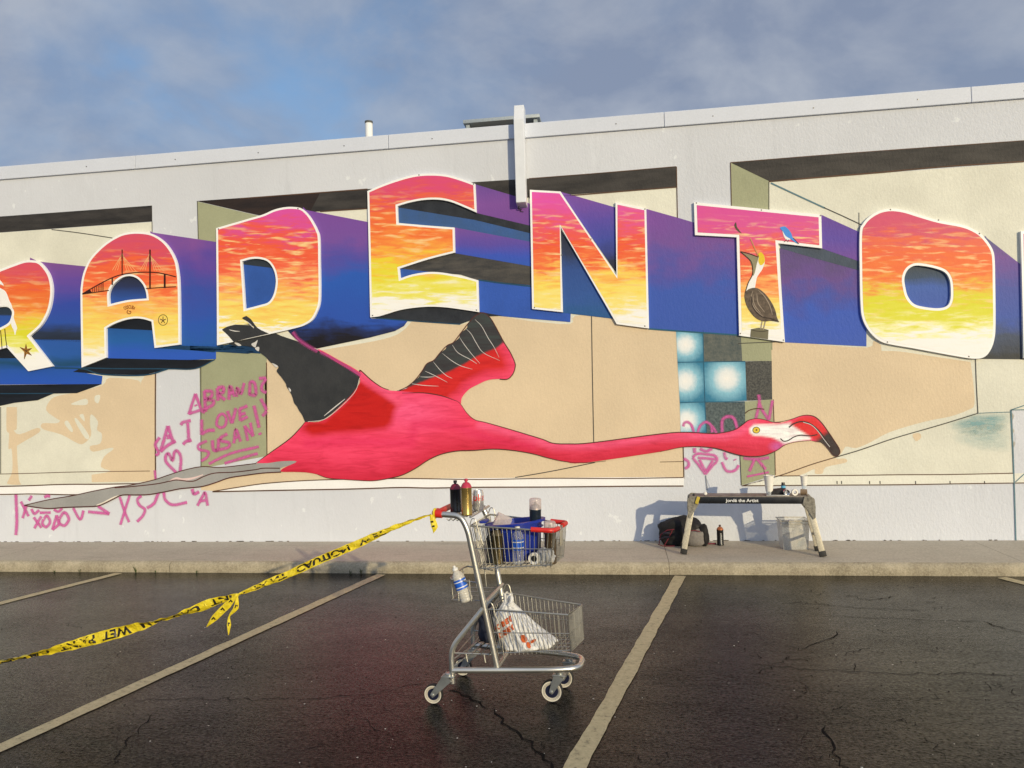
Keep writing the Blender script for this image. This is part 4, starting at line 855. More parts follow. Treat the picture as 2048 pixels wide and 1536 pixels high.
stroke('sand_dollar', [[(326+9.2*math.cos(a), 640+10.5*math.sin(a)) for a in np.linspace(0, 6.283, 20)[:-1]]], 1.1, INK, 2, bA, base=FB, closed=True)
for a in range(5): stroke('sand_dollar', [[(326, 641), (326+6.5*math.cos(a*1.257-1.57), 640+7.5*math.sin(a*1.257-1.57))]], 1.6, INK, 2.2, bA, base=FB, taper=True)

bD = board('sunset painted letter D board with dark wing feathers across its foot', z3([(207, 1385, 1), (205, 1000), (200, 485, 1), (440, 415), (560, 380), (640, 345), (720, 325), (800, 322), (860, 335), (910, 380), (950, 440), (980, 500), (996, 560), (1000, 750), (1003, 950), (998, 1060), (975, 1130), (940, 1190), (880, 1230), (800, 1255), (610, 1299, 1)]),
    [z3([(400, 740, 1), (470, 722), (540, 722), (600, 745), (640, 800), (658, 870), (655, 940), (635, 1010), (600, 1055), (540, 1075), (425, 1105, 1), (412, 900)])],
    [(0, MAG), (.12, (224, 80, 130)), (.2, (236, 84, 84)), (.3, ORED), (.42, (244, 104, 66)), (.52, (248, 146, 84)), (.6, AMB), (.7, (250, 204, 90)), (.82, (250, 220, 104)), (.93, CRM), (1, CRM)], 414, 690, 4.0, [(596, 417), (437, 458)], .26, 1.0, 'd', .2)
shape('wing_feathers', z4([(245, 228, 1), (290, 203), (380, 185), (470, 193), (492, 214), (440, 165), (400, 140), (432, 122, 1), (470, 150), (520, 215), (606, 258, 1), (430, 297, 1), (335, 322, 1), (290, 270)]), WINGB, 2, bD, base=FB, n=3)
stroke('feather', [z4([(300, 228), (340, 238), (382, 241)])], 1.8, FW, 3, bD, base=FB, taper=True)
stroke('feather', [z4([(440, 165), (465, 190), (490, 216)])], 1.8, FW, 3, bD, base=FB, taper=True)

bE = board('tall sunset painted letter E board with arched top arm', z5([(155, 1170, 1), (145, 700), (133, 200, 1), (250, 150), (380, 105), (500, 75), (620, 66), (740, 75), (850, 105), (962, 145, 1), (972, 365, 1), (880, 325), (780, 285), (700, 268), (620, 265), (540, 272), (450, 290), (365, 315, 1), (370, 445, 1), (600, 465), (802, 480, 1), (807, 672, 1), (600, 725), (380, 795, 1), (388, 870, 1), (480, 840), (600, 822), (700, 825), (820, 845), (900, 862), (985, 885, 1), (992, 1130, 1), (850, 1108), (720, 1092), (600, 1088), (480, 1098), (380, 1115), (280, 1145), (220, 1162)]), [],
    [(0, (222, 74, 112)), (.12, (224, 78, 96)), (.22, (236, 98, 60)), (.34, (242, 112, 48)), (.46, (246, 136, 56)), (.56, (250, 172, 60)), (.64, (240, 204, 48)), (.72, (232, 216, 56)), (.82, (240, 226, 110)), (.92, CRM), (1, CRM)], 348, 634, 4.0, [(838, 350), (947, 368), (745, 631), (953, 620)], .20, .85, 'e', .15)
bN = board('sunset painted letter N board with steep diagonal stroke beside the white fin', z7([(152, 190, 1), (388, 203, 1), (818, 850, 1), (810, 285, 1), (1047, 335, 1), (1068, 1255, 1), (820, 1222, 1), (388, 475, 1), (406, 1130, 1), (170, 1105, 1)]), [],
    [(0, (228, 82, 158)), (.16, (230, 84, 136)), (.28, (236, 88, 96)), (.4, (240, 90, 46)), (.52, (244, 116, 58)), (.6, (250, 180, 76)), (.7, (250, 214, 88)), (.82, (250, 222, 120)), (.93, CRM), (1, CRM)], 382, 655, 4.0, [(1069, 615), (1290, 652), (1123, 510), (1182, 478), (1290, 418)], .18, .9, 'n', .05)
bT = board('sunset painted letter T board with pelican on a post and small bluebird', zT([(107, 285, 1), (1085, 382, 1), (1092, 640, 1), (755, 600, 1), (806, 1360, 1), (455, 1310, 1), (435, 555, 1), (115, 538, 1)]), [],
    [(0, (220, 74, 140)), (.16, (222, 80, 136)), (.28, (230, 88, 110)), (.38, (240, 98, 66)), (.5, (242, 104, 56)), (.6, (248, 160, 80)), (.72, (250, 210, 96)), (.84, (250, 228, 130)), (.93, CRM), (1, CRM)], 404, 684, 5.5, [(1393, 406), (1523, 420), (1641, 431), (1481, 667), (1567, 680)], .18, .95, 't', -.08)
PB, PB2 = paint('pelican_brown', alb(112, 94, 74), .3, c2=alb(66, 54, 42), scale=24, bump=0), paint('pelican_light', alb(160, 140, 114), .1, bump=0)
shape('pelican_neck', zT([(500, 985), (525, 905), (556, 840), (572, 770), (590, 725), (606, 690), (640, 690), (652, 740), (632, 800), (592, 862), (578, 930), (570, 965), (520, 990)]), EGW, 2, bT, base=FB)
shape('pelican_head', zT([(598, 688), (612, 672), (630, 675), (646, 700), (650, 745), (620, 770), (602, 740), (606, 710)]), paint('pelican_yellow', alb(246, 206, 40), .08, bump=0), 3, bT, base=FB)
shape('pelican_pouch', zT([(462, 668, 1), (540, 690), (604, 712, 1), (590, 760), (575, 825), (560, 850), (556, 790), (530, 720), (500, 695)]), paint('pouch_olive', alb(150, 138, 100), .1, bump=0), 3, bT, base=FB)
stroke('pelican_beak', [zT([(604, 706), (570, 630), (540, 562)])], 2.0, paint('beak_tan', alb(206, 150, 92), .05, bump=0), 3, bT, base=FB)
stroke('pelican_beak', [zT([(465, 664), (530, 680), (604, 708)])], 1.6, INK, 3.5, bT, base=FB)
stroke('pelican_outline', [zT([(500, 985), (525, 905), (556, 845), (558, 790), (545, 740), (500, 695), (465, 668)])], 1.5, INK, 3.5, bT, base=FB)
shape('pelican_body', zT([(498, 990), (530, 952), (590, 945), (650, 985), (700, 1050), (732, 1115), (745, 1170), (762, 1207, 1), (700, 1197), (640, 1200), (580, 1172), (530, 1112), (503, 1050)]), PB, 4, bT, base=FB)
for q in ([(560, 965), (545, 1030), (580, 1110), (640, 1165)], [(600, 960), (650, 1010), (690, 1080), (710, 1150)], [(590, 985), (600, 1060), (650, 1130)], [(560, 990), (570, 1070), (620, 1140)]): stroke('pelican_feather', [zT(q)], 1.8, PB2, 5, bT, base=FB, taper=True)
stroke('pelican_outline', [zT([(545, 1010), (560, 1090), (620, 1160), (700, 1180), (750, 1200)])], 1.6, INK, 5.4, bT, base=FB)
for q in ([(632, 1195), (620, 1262)], [(657, 1195), (640, 1265)]): stroke('pelican_leg', [zT(q)], 2.2, PB2, 3, bT, base=FB)
shape('mooring_post', zT([(545, 1262, 1), (610, 1250), (680, 1266, 1), (676, 1338, 1), (540, 1320, 1)]), paint('post_olive', alb(112, 104, 76), .1, bump=0), 2, bT, base=FB)
stroke('mooring_post_rim', [zT([(545, 1262), (580, 1274), (640, 1278), (680, 1268)])], 1.2, INK, 2.6, bT, base=FB)
shape('fish', zT([(430, 440), (438, 475), (455, 500), (474, 527, 1), (445, 508), (425, 485), (418, 460)]), paint('fish_green', alb(96, 92, 52), .3, c2=alb(70, 40, 40), scale=30, bump=0), 2, bT, base=FB)
shape('bluebird_body', zT([(768, 484), (785, 474), (805, 472), (830, 490), (855, 525), (866, 555), (912, 606, 1), (880, 590), (845, 565), (812, 545), (790, 510)]), paint('bird_blue', alb(76, 146, 214), .15, bump=0), 3, bT, base=FB)
shape('bluebird_breast', zT([(785, 500), (800, 520), (840, 558), (848, 572), (822, 576), (800, 552)]), EGW, 2.5, bT, base=FB)
stroke('bluebird_tail', [zT([(870, 560), (912, 606)])], 1.4, INK, 3.6, bT, base=FB)
for q in ([(822, 572), (800, 590)], [(838, 572), (826, 590)]): stroke('bluebird_leg', [zT(q)], 1.1, INK, 3.6, bT, base=FB)
bO = board('rounded sunset painted letter O board with small square opening', zO([(275, 520), (300, 450), (350, 395), (430, 350), (520, 335), (620, 348), (740, 385), (880, 425), (1040, 455), (1120, 480), (1200, 525), (1260, 590), (1300, 660), (1312, 740), (1315, 900), (1318, 1200), (1310, 1330), (1280, 1420), (1230, 1475), (1150, 1487), (1000, 1465), (700, 1410), (500, 1375), (420, 1345), (350, 1280), (300, 1190), (282, 1080), (275, 800)]),
    [zO([(618, 870), (640, 810), (690, 775), (760, 775), (860, 795), (930, 825), (965, 880), (975, 960), (970, 1040), (940, 1085), (870, 1100), (760, 1088), (690, 1065), (645, 1010), (625, 940)])],
    [(0, (212, 72, 102)), (.14, (216, 78, 96)), (.22, (234, 100, 66)), (.32, (240, 104, 46)), (.42, (242, 116, 46)), (.50, (240, 150, 56)), (.56, (232, 196, 52)), (.64, (222, 212, 36)), (.72, (226, 216, 60)), (.80, (246, 236, 160)), (.86, CRM), (1, CRM)], 418, 716, 5.0, [(1781, 419), (1877, 440), (1959, 467), (1775, 684), (1938, 713)], .15, .8, 'o', -.06)
bN2 = board('sunset painted letter board edge standing beyond the letter O', [(2042+(x-1059.6)*1.2, 462+(y-379.5)*1.067, c_) for x, y, c_ in z7([(152, 190, 1), (388, 203, 1), (818, 850, 1), (810, 285, 1), (1047, 335, 1), (1068, 1255, 1), (820, 1222, 1), (388, 475, 1), (406, 1130, 1), (170, 1105, 1)])], [],
    [(0, (220, 76, 140)), (.3, ORED), (.6, YEL), (.8, CRM), (1, CRM)], 462, 730, 5.0, nm='n2')

# ================================================================== things on the roof and wall
FW_ = .13
fx0, fx1 = W(1029.5, 320, FW_).x, W(1049.5, 320, FW_).x
zb, z1_, z2_ = W(1040, 404.5, FW_).z, W(1038, 238, FW_).z, W(1040, 211, .06).z
prof = [(.0, zb-.03), (FW_, zb), (FW_, z1_), (.075, z2_), (-.06, z2_), (-.06, ztop+.002), (.026, ztop+.002)]
v = [(x, D_WALL-o, z) for x in (fx0, fx1) for o, z in prof]; k = len(prof)
fin = obj('wall_fin', v, [tuple(range(k))[::-1], tuple(range(k, 2*k))]+[(i, (i+1) % k, k+(i+1) % k, k+i) for i in range(k)], None)
fin.data.materials.append(flat('fin_white', alb(226, 222, 210), .55, var=.05, scale=6))
bm = bmesh.new(); bm.from_mesh(fin.data); bmesh.ops.recalc_face_normals(bm, faces=bm.faces); bmesh.ops.bevel(bm, geom=bm.edges[:], offset=.004, segments=1, affect='EDGES'); bm.to_mesh(fin.data); bm.free()
tag(fin, 'white boxed fin rising over the parapet between the E and N boards', 'wall fin')
mb = MB(); cp = [W(1038, 412, .05), W(1036, 418, .03), W(1043, 419, .02), W(1040, 423, .008), W(1047, 424, .004)]
mb.tube(cp, .006, 6); mb.build('loose_cable', flat('cable_black', (.015, .012, .02), .6), fin)
vp = AY(738, 262, D_WALL+1.6); mb = MB(); mb.lathe([(.05, -1.0), (.05, .12), (.046, .125), (.042, .11), (.042, -.2)], vp, (0, 0, 1), 20)
vent = mb.build('vent_pipe', flat('pvc', alb(240, 232, 210), .5, var=.03), None); tag(vent, 'short white vent pipe standing on the roof behind the parapet', 'vent pipe')
mb = MB(); mb.lathe([(.053, .10), (.053, .128), (.044, .128)], vp, (0, 0, 1), 20); mb.build('rim', flat('pipe_rim', (.10, .10, .09), .7), vent)
hy = D_WALL+2.2; a, c_ = AY(931, 246, hy), AY(1075, 236, hy); zt = a.z+.03
hood = empty('rooftop_hood', ((a.x+c_.x)/2, hy, ztop-.6)); tag(hood, 'grey metal rooftop hood with a dark open front behind the parapet', 'rooftop hood')
gm = flat('galv', (.42, .46, .47), .45, .4); wd = c_.x-a.x
mb = MB(); mb.box(((a.x+c_.x)/2, hy+.5, zt-.02), (wd+.06, 1.06, .05), bev=.006); mb.build('cap', gm, hood)
for x in (a.x+.03, c_.x-.03): mb = MB(); mb.box((x, hy+.04, zt-.5), (.05, .06, .9)); mb.build('post', gm, hood)
mb = MB(); mb.box((c_.x-.02, hy+.55, zt-.5), (.03, .9, .9)); mb.build('side_panel', gm, hood)
mb = MB(); mb.box((a.x+.02, hy+.55, zt-.5), (.03, .9, .9)); mb.build('side_panel', gm, hood)
mb = MB(); mb.box(((a.x+c_.x)/2, hy+.22, zt-.5), (wd-.12, .03, .9)); mb.build('opening_shade_panel', flat('opening_shade_brown', (.13, .105, .085), .7), hood)  # brown sheet: the dark inside of the open front is put into its colour

# ================================================================== shared small-object materials
def clear(name, tint=(.92, .95, .97), a=.28, rough=.12):
    """thin clear plastic: mostly see-through with a glossy skin"""
    m = bpy.data.materials.new(name); m.use_nodes = True; t = m.node_tree; t.nodes.clear()
    b_ = nd(t, 'BsdfPrincipled', {'Base Color': (*tint, 1), 'Roughness': rough, 'Specular IOR Level': .6}); tr = nd(t, 'BsdfTransparent', {0: (*tint, 1)})
    lw = nd(t, 'LayerWeight', {0: .35}).outputs['Facing']
    k = mth(t, 'ADD', a, mth(t, 'MULTIPLY', mth(t, 'POWER', lw, 2.0), .6), True)
    k = mth(t, 'MULTIPLY', k, ramp(t, noise(t, pos(t), 90, 3, .6), [(.3, .7), (.7, 1.1)]))
    mx = nd(t, 'MixShader', {0: k, 1: tr.outputs[0], 2: b_.outputs[0]}); nd(t, 'OutputMaterial', {0: mx.outputs[0]}); return m
STEEL = flat('zinc_steel', (.62, .60, .545), .36, .9, var=.03, scale=5); WIRE = flat('zinc_wire', (.38, .37, .335), .42, .85, var=.05)
CASTOR = flat('castor_steel', (.44, .45, .43), .38, .8, var=.1)
REDP = flat('red_plastic', (.62, .025, .02), .38, var=.06); RUBW = flat('wheel_cream', (.70, .65, .54), .55, var=.06); RUBK = flat('rubber_black', (.018, .017, .016), .7)
NAVY = flat('navy_plastic', (.010, .012, .035), .45); CLEAR = clear('clear_plastic'); BLK = flat('black_gloss', (.012, .012, .013), .3); BLKM = flat('black_matte', (.016, .015, .015), .75)
LBLUE = flat('label_blue', (.015, .12, .62), .4); LWHT = flat('label_white', (.8, .8, .78), .5); WATER = clear('bottle_water', (.95, .97, .98), .22, .05)
def wrap_text(s, size, o, ax, r, ang, h, mat, parent, name='lettering', bold=0.0, vertical=False):
    """lettering laid round a can or bottle"""
    v, f = text2d(s, size, bold); ax = Vector(ax).normalized(); toc = (CO-Vector(o)); toc = (toc-ax*toc.dot(ax)).normalized(); sd = ax.cross(toc)
    wv = max(p[0] for p in v); out = []
    for x, y in v:
        if vertical: x, y = -y+size*.35, x-wv/2
        else: x -= wv/2
        a = ang+x/r; out.append(Vector(o)+ax*(h+y)+toc*(math.cos(a)*r)+sd*(math.sin(a)*r))
    return letters(name, out, f, mat, parent)
def spray_can(o, ax, label, body, dome, r=.0325, h=.155, cap=None, text=None, group=None, dark=None):
    o = Vector(o); ax = Vector(ax).normalized()
    root = empty('spray_can', o); tag(root, label, 'spray can', group)
    mb = MB(); mb.lathe([(r*.9, 0), (r, .004), (r, .007), (r*.965, .010), (r*.965, h-.008), (r, h-.005), (r, h)], o, ax, 24); mb.build('body', body, root)
    mb = MB(); mb.lathe([(r*1.0, h+.0005), (r*.93, h+.008), (r*.72, h+.020), (r*.48, h+.027), (r*.42, h+.028), (0, h+.028)], o, ax, 24); mb.build('dome', dome, root)
    if cap is None:
        mb = MB(); mb.lathe([(r*.24, h+.028), (r*.24, h+.034), (r*.34, h+.035), (r*.34, h+.046), (r*.26, h+.048), (0, h+.048)], o, ax, 14); mb.build('nozzle', dark or BLK, root)
    else:
        mb = MB(); mb.lathe([(r*.22, h+.028), (r*.22, h+.04), (0, h+.04)], o, ax, 12); mb.build('nozzle', flat('nozzle_grey', (.25, .25, .25), .5), root)
        mb = MB(); mb.lathe([(r*1.0, h+.001), (r*1.0, h+.05), (r*.92, h+.058), (r*.8, h+.060), (0, h+.060)], o, ax, 24); mb.build('cap', cap, root)
    if text: print_bars(o, ax, r, h, root)
    return root
def print_bars(o, ax, r, h, root):
    """small unreadable print: a column of short dashes on the can"""
    toc = (CO-o); toc = (toc-ax*toc.dot(ax)).normalized(); sd = ax.cross(toc)
    for k in range(9):
        a0, a1 = .10, .10+rng.uniform(.22, .42); z0 = h*(.16+.075*k)
        q = [o+ax*(z0+dz)+(toc*math.cos(a)+sd*math.sin(a))*(r*.985) for a, dz in ((a0, 0), ((a0+a1)/2, 0), (a1, 0), (a1, .005), ((a0+a1)/2, .005), (a0, .005))]
        obj('print_dash', q, [(0, 1, 4, 5), (1, 2, 3, 4)], LWHT, root)
def bottle(o, ax, label, liquid, h=.2, r=.032):
    o = Vector(o); ax = Vector(ax).normalized(); root = empty('water_bottle', o); tag(root, label, 'bottle')
    pr = [(r*.7, 0), (r*.95, .006), (r, .015)]
    for k in range(4): z = .02+k*.014; pr += [(r, z), (r*.94, z+.005), (r, z+.010)]
    pr += [(r, h*.42), (r, h*.66), (r*.97, h*.72), (r*.8, h*.80), (r*.5, h*.87), (r*.4, h*.9), (r*.4, h*.93)]
    mb = MB(); mb.lathe(pr, o, ax, 22); mb.build('bottle_body', liquid, root)
    mb = MB(); mb.lathe([(r*1.015, h*.38), (r*1.02, h*.40), (r*1.02, h*.64), (r*1.015, h*.66)], o, ax, 22, caps=False); lb = mb.build('label', LBLUE, root)
    for hh in (.43, .58): mb = MB(); mb.lathe([(r*1.03, h*hh), (r*1.03, h*(hh+.025))], o, ax, 22, caps=False); mb.build('label_stripe', LWHT, lb)
    mb = MB(); mb.lathe([(r*.46, h*.915), (r*.46, h*.97), (r*.4, h*.985), (r*.22, h*.99), (r*.22, h*1.05), (0, h*1.05)], o, ax, 16); mb.build('bottle_cap', LWHT, root)
    return root

# ================================================================== things on the sidewalk
# ---- folding work platform
bc = Vector((1.166, 7.372, Z_WALK+.002)); ba = R(-4.9); BX = Vector((math.cos(ba), math.sin(ba), 0)); BY = Vector((-math.sin(ba), math.cos(ba), 0)); BZ = Vector((0, 0, 1))
Bp = lambda x, y, z: bc+BX*x+BY*y+BZ*z
MBX = Matrix((BX, BY, BZ)).transposed()
bench = empty('work_platform', bc); tag(bench, 'paint spattered folding work platform on the sidewalk with cups on top', 'work platform')
m, t, b = newmat('spattered_alu', .5, .5, .35); n_ = noise(t, pos(t), 60, 5, .7)
t.links.new(ramp(t, n_, [(.30, (.06, .05, .04)), (.38, (.52, .47, .36)), (.7, (.72, .66, .52))]), b.inputs['Base Color']); ALU = m
m, t, b = newmat('worn_plastic', .65, .35); n_ = noise(t, pos(t), 45, 5, .7)
t.links.new(ramp(t, n_, [(.3, (.10, .095, .08)), (.5, (.24, .22, .18)), (.72, (.38, .36, .30))]), b.inputs['Base Color']); HINGE = m
HT = .545
mb = MB(); mb.box(Bp(0, 0, HT-.012), (1.0, .235, .024), MBX, bev=.004); mb.build('deck', flat('deck_worn', (.20, .17, .14), .6, var=.35, scale=25), bench)
for s_ in (-1, 1): mb = MB(); mb.box(Bp(0, s_*.114, HT-.038), (.985, .014, .062), MBX, bev=.003); rl = mb.build('side_rail', BLK, bench)
v, f = text2d('Jordé the Artist', .052, .0012); wv = max(p[0] for p in v)
letters('lettering', [Bp(-.215+x*.62/wv*.47, -.1222, HT-.052+y*.78) for x, y in v], f, LWHT, bench)
for sx in (-1, 1):
    for sy in (-1, 1):
        top = Bp(sx*.528, sy*.10, HT-.115); ft = Bp(sx*.615, sy*.128, .03); dv = (ft-top); L = dv.length; dv.normalize()
        q = dv.to_track_quat('Z', 'Y').to_matrix(); Mr = Matrix((BX-dv*BX.dot(dv), BY-dv*BY.dot(dv), dv)).transposed(); Mr = Matrix(tuple(c_.normalized() for c_ in Mr.transposed())).transposed()
        lg = MB(); lg.box((top+ft)/2, (.05, .03, L), Mr, bev=.004); lg = lg.build('leg', ALU, bench)
        mb = MB(); mb.box(ft-dv*(-.004), (.062, .042, .05), Mr, bev=.006); mb.build('foot', RUBK, lg)
        for hz in (.1, .22): mb = MB(); mb.lathe([(.008, 0), (.007, .004), (0, .005)], top+dv*(L*hz)-BY*(.0165*1)*1, -BY, 10); mb.build('rivet', STEEL, lg)
    for zz_ in (.17, ):
        mb = MB(); c0 = Bp(sx*.586, 0, zz_); mb.box(c0, (.022, .22, .022), MBX, bev=.003); mb.build('cross_bar', ALU, bench)
    # hinge knuckle: a shaped plate per side
    prof = [(.46, HT-.068), (.475, HT-.002), (.53, HT+.004), (.565, HT-.02), (.572, HT-.09), (.568, HT-.20), (.545, HT-.205), (.52, HT-.16), (.49, HT-.115)]
    for sy in (-1, 1):
        v = [Bp(sx*x, sy*.118+o_, z) for o_ in (-.014, .014) for x, z in prof]; k = len(prof)
        ob = obj('hinge', v, [tuple(range(k)), tuple(range(k, 2*k))[::-1]]+[(i, k+i, k+(i+1) % k, (i+1) % k) for i in range(k)], HINGE, bench)
        bm = bmesh.new(); bm.from_mesh(ob.data); bmesh.ops.recalc_face_normals(bm, faces=bm.faces); bmesh.ops.bevel(bm, geom=bm.edges[:], offset=.004, segments=2, affect='EDGES'); bm.to_mesh(ob.data); bm.free()
    mb = MB(); mb.tube([Bp(sx*.53, -.135, HT-.03), Bp(sx*.53, .135, HT-.03)], .022, 14); mb.build('hinge_pin', HINGE, bench)
mb = MB(); mb.box(Bp(-.475, -.14, HT-.035), (.03, .016, .07), MBX @ Matrix.Rotation(.35, 3, 'Y'), bev=.005); mb.build('latch', flat('latch_yellow', (.55, .42, .05), .5), bench)
# ---- on the platform
FOAM = flat('foam_white', (.80, .77, .70), .55, var=.03)
def cup(o, label, h, r0, r1, sleeve=True):
    root = empty('cup', o); tag(root, label, 'cup')
    zb_ = .035 if sleeve else 0
    mb = MB(); mb.lathe([(r0, zb_), (r1, h-.008), (r1+.003, h-.006), (r1+.003, h), (r1-.002, h), (r0-.002, zb_+.008), (0, zb_+.008)], o, (0, 0, 1), 24); mb.build('cup_wall', FOAM, root)
    if sleeve: mb = MB(); mb.lathe([(r0*.82, 0), (r0*1.04, .06), (r0*.98, .06), (r0*.76, .003), (0, .003)], o, (0, 0, 1), 24); mb.build('outer_cup', CLEAR, root)
    mb = MB(); mb.lathe([(r0+(r1-r0)*.45+.001, h*.5), (r0+(r1-r0)*.45+.003, h*.505), (r0+(r1-r0)*.48+.001, h*.515)], o, (0, 0, 1), 24); mb.build('ridge', FOAM, root)
    return root
co = Bp(.183, -.03, HT+.001); cup(co, 'white foam cup holding two stir sticks on the work platform', .185, .032, .045)
for k, (dx, dy, L) in enumerate(((-.035, .01, .28), (-.028, -.012, .23))):
    mb = MB(); mb.tube([co+Vector((.015-.01*k, dy, .045)), co+Vector((dx-.018, dy*.5, L))], .0022, 6)
    tag(mb.build('stir_stick', flat('stick_brown', (.09, .05, .035), .6), None), 'thin %s stir stick leaning in the white foam cup' % ('longer' if k == 0 else 'shorter'), 'stick')
co2 = Bp(.497, .0, HT+.052); cup(co2, 'small white foam cup standing on the brown tape roll', .125, .024, .031)
tp = flat('tape_brown', (.25, .17, .10), .5)
def roll(o, ax, r, hh, mat, label, hole=.55, cat='tape roll', name='tape_roll'):
    mb = MB(); mb.lathe([(r*hole, 0), (r, 0), (r, hh), (r*hole, hh), (r*hole, 0)], o, ax, 24); o_ = mb.build(name, mat); tag(o_, label, cat)
roll(Bp(.462, -.02, HT+.029), BX*.9+BY*-.25, .026, .055, tp, 'brown packing tape roll on its side at the platform end')
roll(Bp(.40, -.055, HT+.031), BX*.35-BY, .030, .02, FOAM, 'white masking tape roll standing on edge on the platform')
mb = MB(); mb.lathe([(.029, 0), (.029, .03), (.027, .034), (.019, .03), (.016, .014), (0, .014)], Bp(.325, -.06, HT+.0295), BX*.25-BY, 24)
lid = mb.build('metal_lid', flat('chrome', (.55, .55, .55), .15, .95)); tag(lid, 'shiny round metal lid propped on edge on the platform', 'lid')
mb = MB(); mb.box(Bp(.262, .02, HT+.026), (.16, .15, .05), MBX @ Matrix.Rotation(-.12, 3, 'Y'), bev=.018); tag(mb.build('black_pouch', BLKM), 'black zip pouch lying on the platform beside the foam cup', 'pouch')
mb = MB(); mb.box(Bp(.25, -.085, HT+.005), (.20, .05, .008), MBX, bev=.002); tag(mb.build('flat_scraper', flat('scraper', (.6, .58, .52), .4, .6)), 'thin pale scraper lying along the platform edge', 'scraper')
pbo = Bp(.318, .05, HT+.0015); pb_ = empty('paint_bottle', pbo); tag(pb_, 'small black paint bottle with light blue band on the platform', 'bottle')
mb = MB(); mb.lathe([(.02, 0), (.02, .085), (.016, .09), (.016, .108), (0, .108)], pbo, (0, 0, 1), 18); mb.build('bottle_body', BLK, pb_)
mb = MB(); mb.lathe([(.0212, .058), (.0212, .078)], pbo, (0, 0, 1), 18, caps=False); mb.build('band', flat('band_blue', (.12, .45, .70), .4), pb_)
mb = MB(); mb.lathe([(.0, -.018), (.012, -.014), (.0175, -.004), (.0175, .004), (.012, .014), (0, .018)], Bp(-.40, -.07, HT+.0195), BX*.2-BY, 18)
tag(mb.build('white_knob', FOAM), 'small white round cap at the yellow latched end of the platform', 'cap')

# ---- backpack: a slumped soft lump with panels and straps
bk = AY(1369, 1092, 7.70); bk.z = Z_WALK
pack = empty('backpack', bk); tag(pack, 'slumped black backpack with grey panel and red piping against the wall', 'backpack')
def lump(c_, rad, seed, amp, mat, name, parent, flatz=True, sub=4, e=2.6):
    bm = bmesh.new(); bmesh.ops.create_icosphere(bm, subdivisions=sub, radius=1)
    from mathutils import noise as mn
    for q in bm.verts:
        d = q.co.normalized(); l = (abs(d.x)**e+abs(d.y)**e+abs(d.z)**e)**(1/e); d = d/l
        k = 1+amp*mn.fractal(d*1.6+Vector((seed, 0, 0)), 1, 2, 4)+amp*.35*abs(mn.noise(d*5+Vector((0, seed, 0))))
        q.co = Vector((d.x*rad[0]*k, d.y*rad[1]*k, d.z*rad[2]*k))
        if flatz: q.co.z = max(q.co.z, -rad[2]*.86)
    bm.verts.index_update(); v = [q.co+Vector(c_) for q in bm.verts]; f = [[q.index for q in p.verts] for p in bm.faces]; bm.free()
    return obj(name, v, f, mat, parent, 180)
CLOTH = flat('pack_black', (.007, .0065, .008), .8, var=.3, scale=30)
lump(bk+Vector((-.03, .07, .125)), (.225, .125, .145), 3.1, .16, CLOTH, 'pack_body', pack)
lump(bk+Vector((.01, .06, .205)), (.10, .08, .085), 8.4, .2, CLOTH, 'top_flap', pack, False, 3)
lump(bk+Vector((.115, .0, .085)), (.10, .075, .098), 5.2, .12, flat('pack_grey', (.20, .185, .175), .8, var=.2), 'front_pocket', pack, True, 3)
lump(bk+Vector((.185, .02, .10)), (.055, .085, .115), 2.2, .15, CLOTH, 'side_panel', pack, True, 3)
REDC = flat('piping_red', (.16, .008, .02), .6)
for path in ([(-.25, -.03, .03), (-.235, -.05, .12), (-.17, -.075, .17), (-.10, -.085, .18)], [(-.20, -.07, .02), (-.16, -.085, .09), (-.12, -.09, .17)], [(-.26, -.02, .02), (-.22, -.06, .012), (-.16, -.075, .012), (-.10, -.08, .014)], [(.06, -.085, .165), (.10, -.09, .17), (.15, -.075, .155)]):
    mb = MB(); mb.tube([bk+Vector(q) for q in path], .0045, 6); mb.build('red_piping', REDC, pack)
for path in ([(-.24, .0, .1), (-.20, -.07, .14), (-.15, -.09, .145)], [(-.235, -.02, .07), (-.2, -.075, .1), (-.15, -.095, .105)], [(-.02, -.08, .20), (.0, -.1, .1), (.01, -.1, .02)]):
    mb = MB(); mb.tube([bk+Vector(q) for q in path], .010, 6); mb.build('strap', flat('strap_dark', (.03, .027, .04), .7), pack)
so_ = AY(1441, 1090, 7.72); so_.z = Z_WALK+.002
spray_can(so_, (0, 0, 1), 'black spray can with copper top standing alone by the wall', BLK, flat('copper', (.50, .17, .07), .35, .5), r=.034, h=.155, text='COVER', dark=flat('nozzle_brown', (.08, .04, .03), .5))
rb = so_+Vector((-.10, .03, 0)); mb = MB(); mb.tube([rb+Vector((-.05, 0, .03)), rb+Vector((-.02, -.01, .012)), rb+Vector((.02, 0, .010)), rb+Vector((.06, -.01, .012))], [.014, .008, .007, .010], 8)
tag(mb.build('red_strap', REDC), 'dark red strap end trailing between backpack and spray can', 'strap')
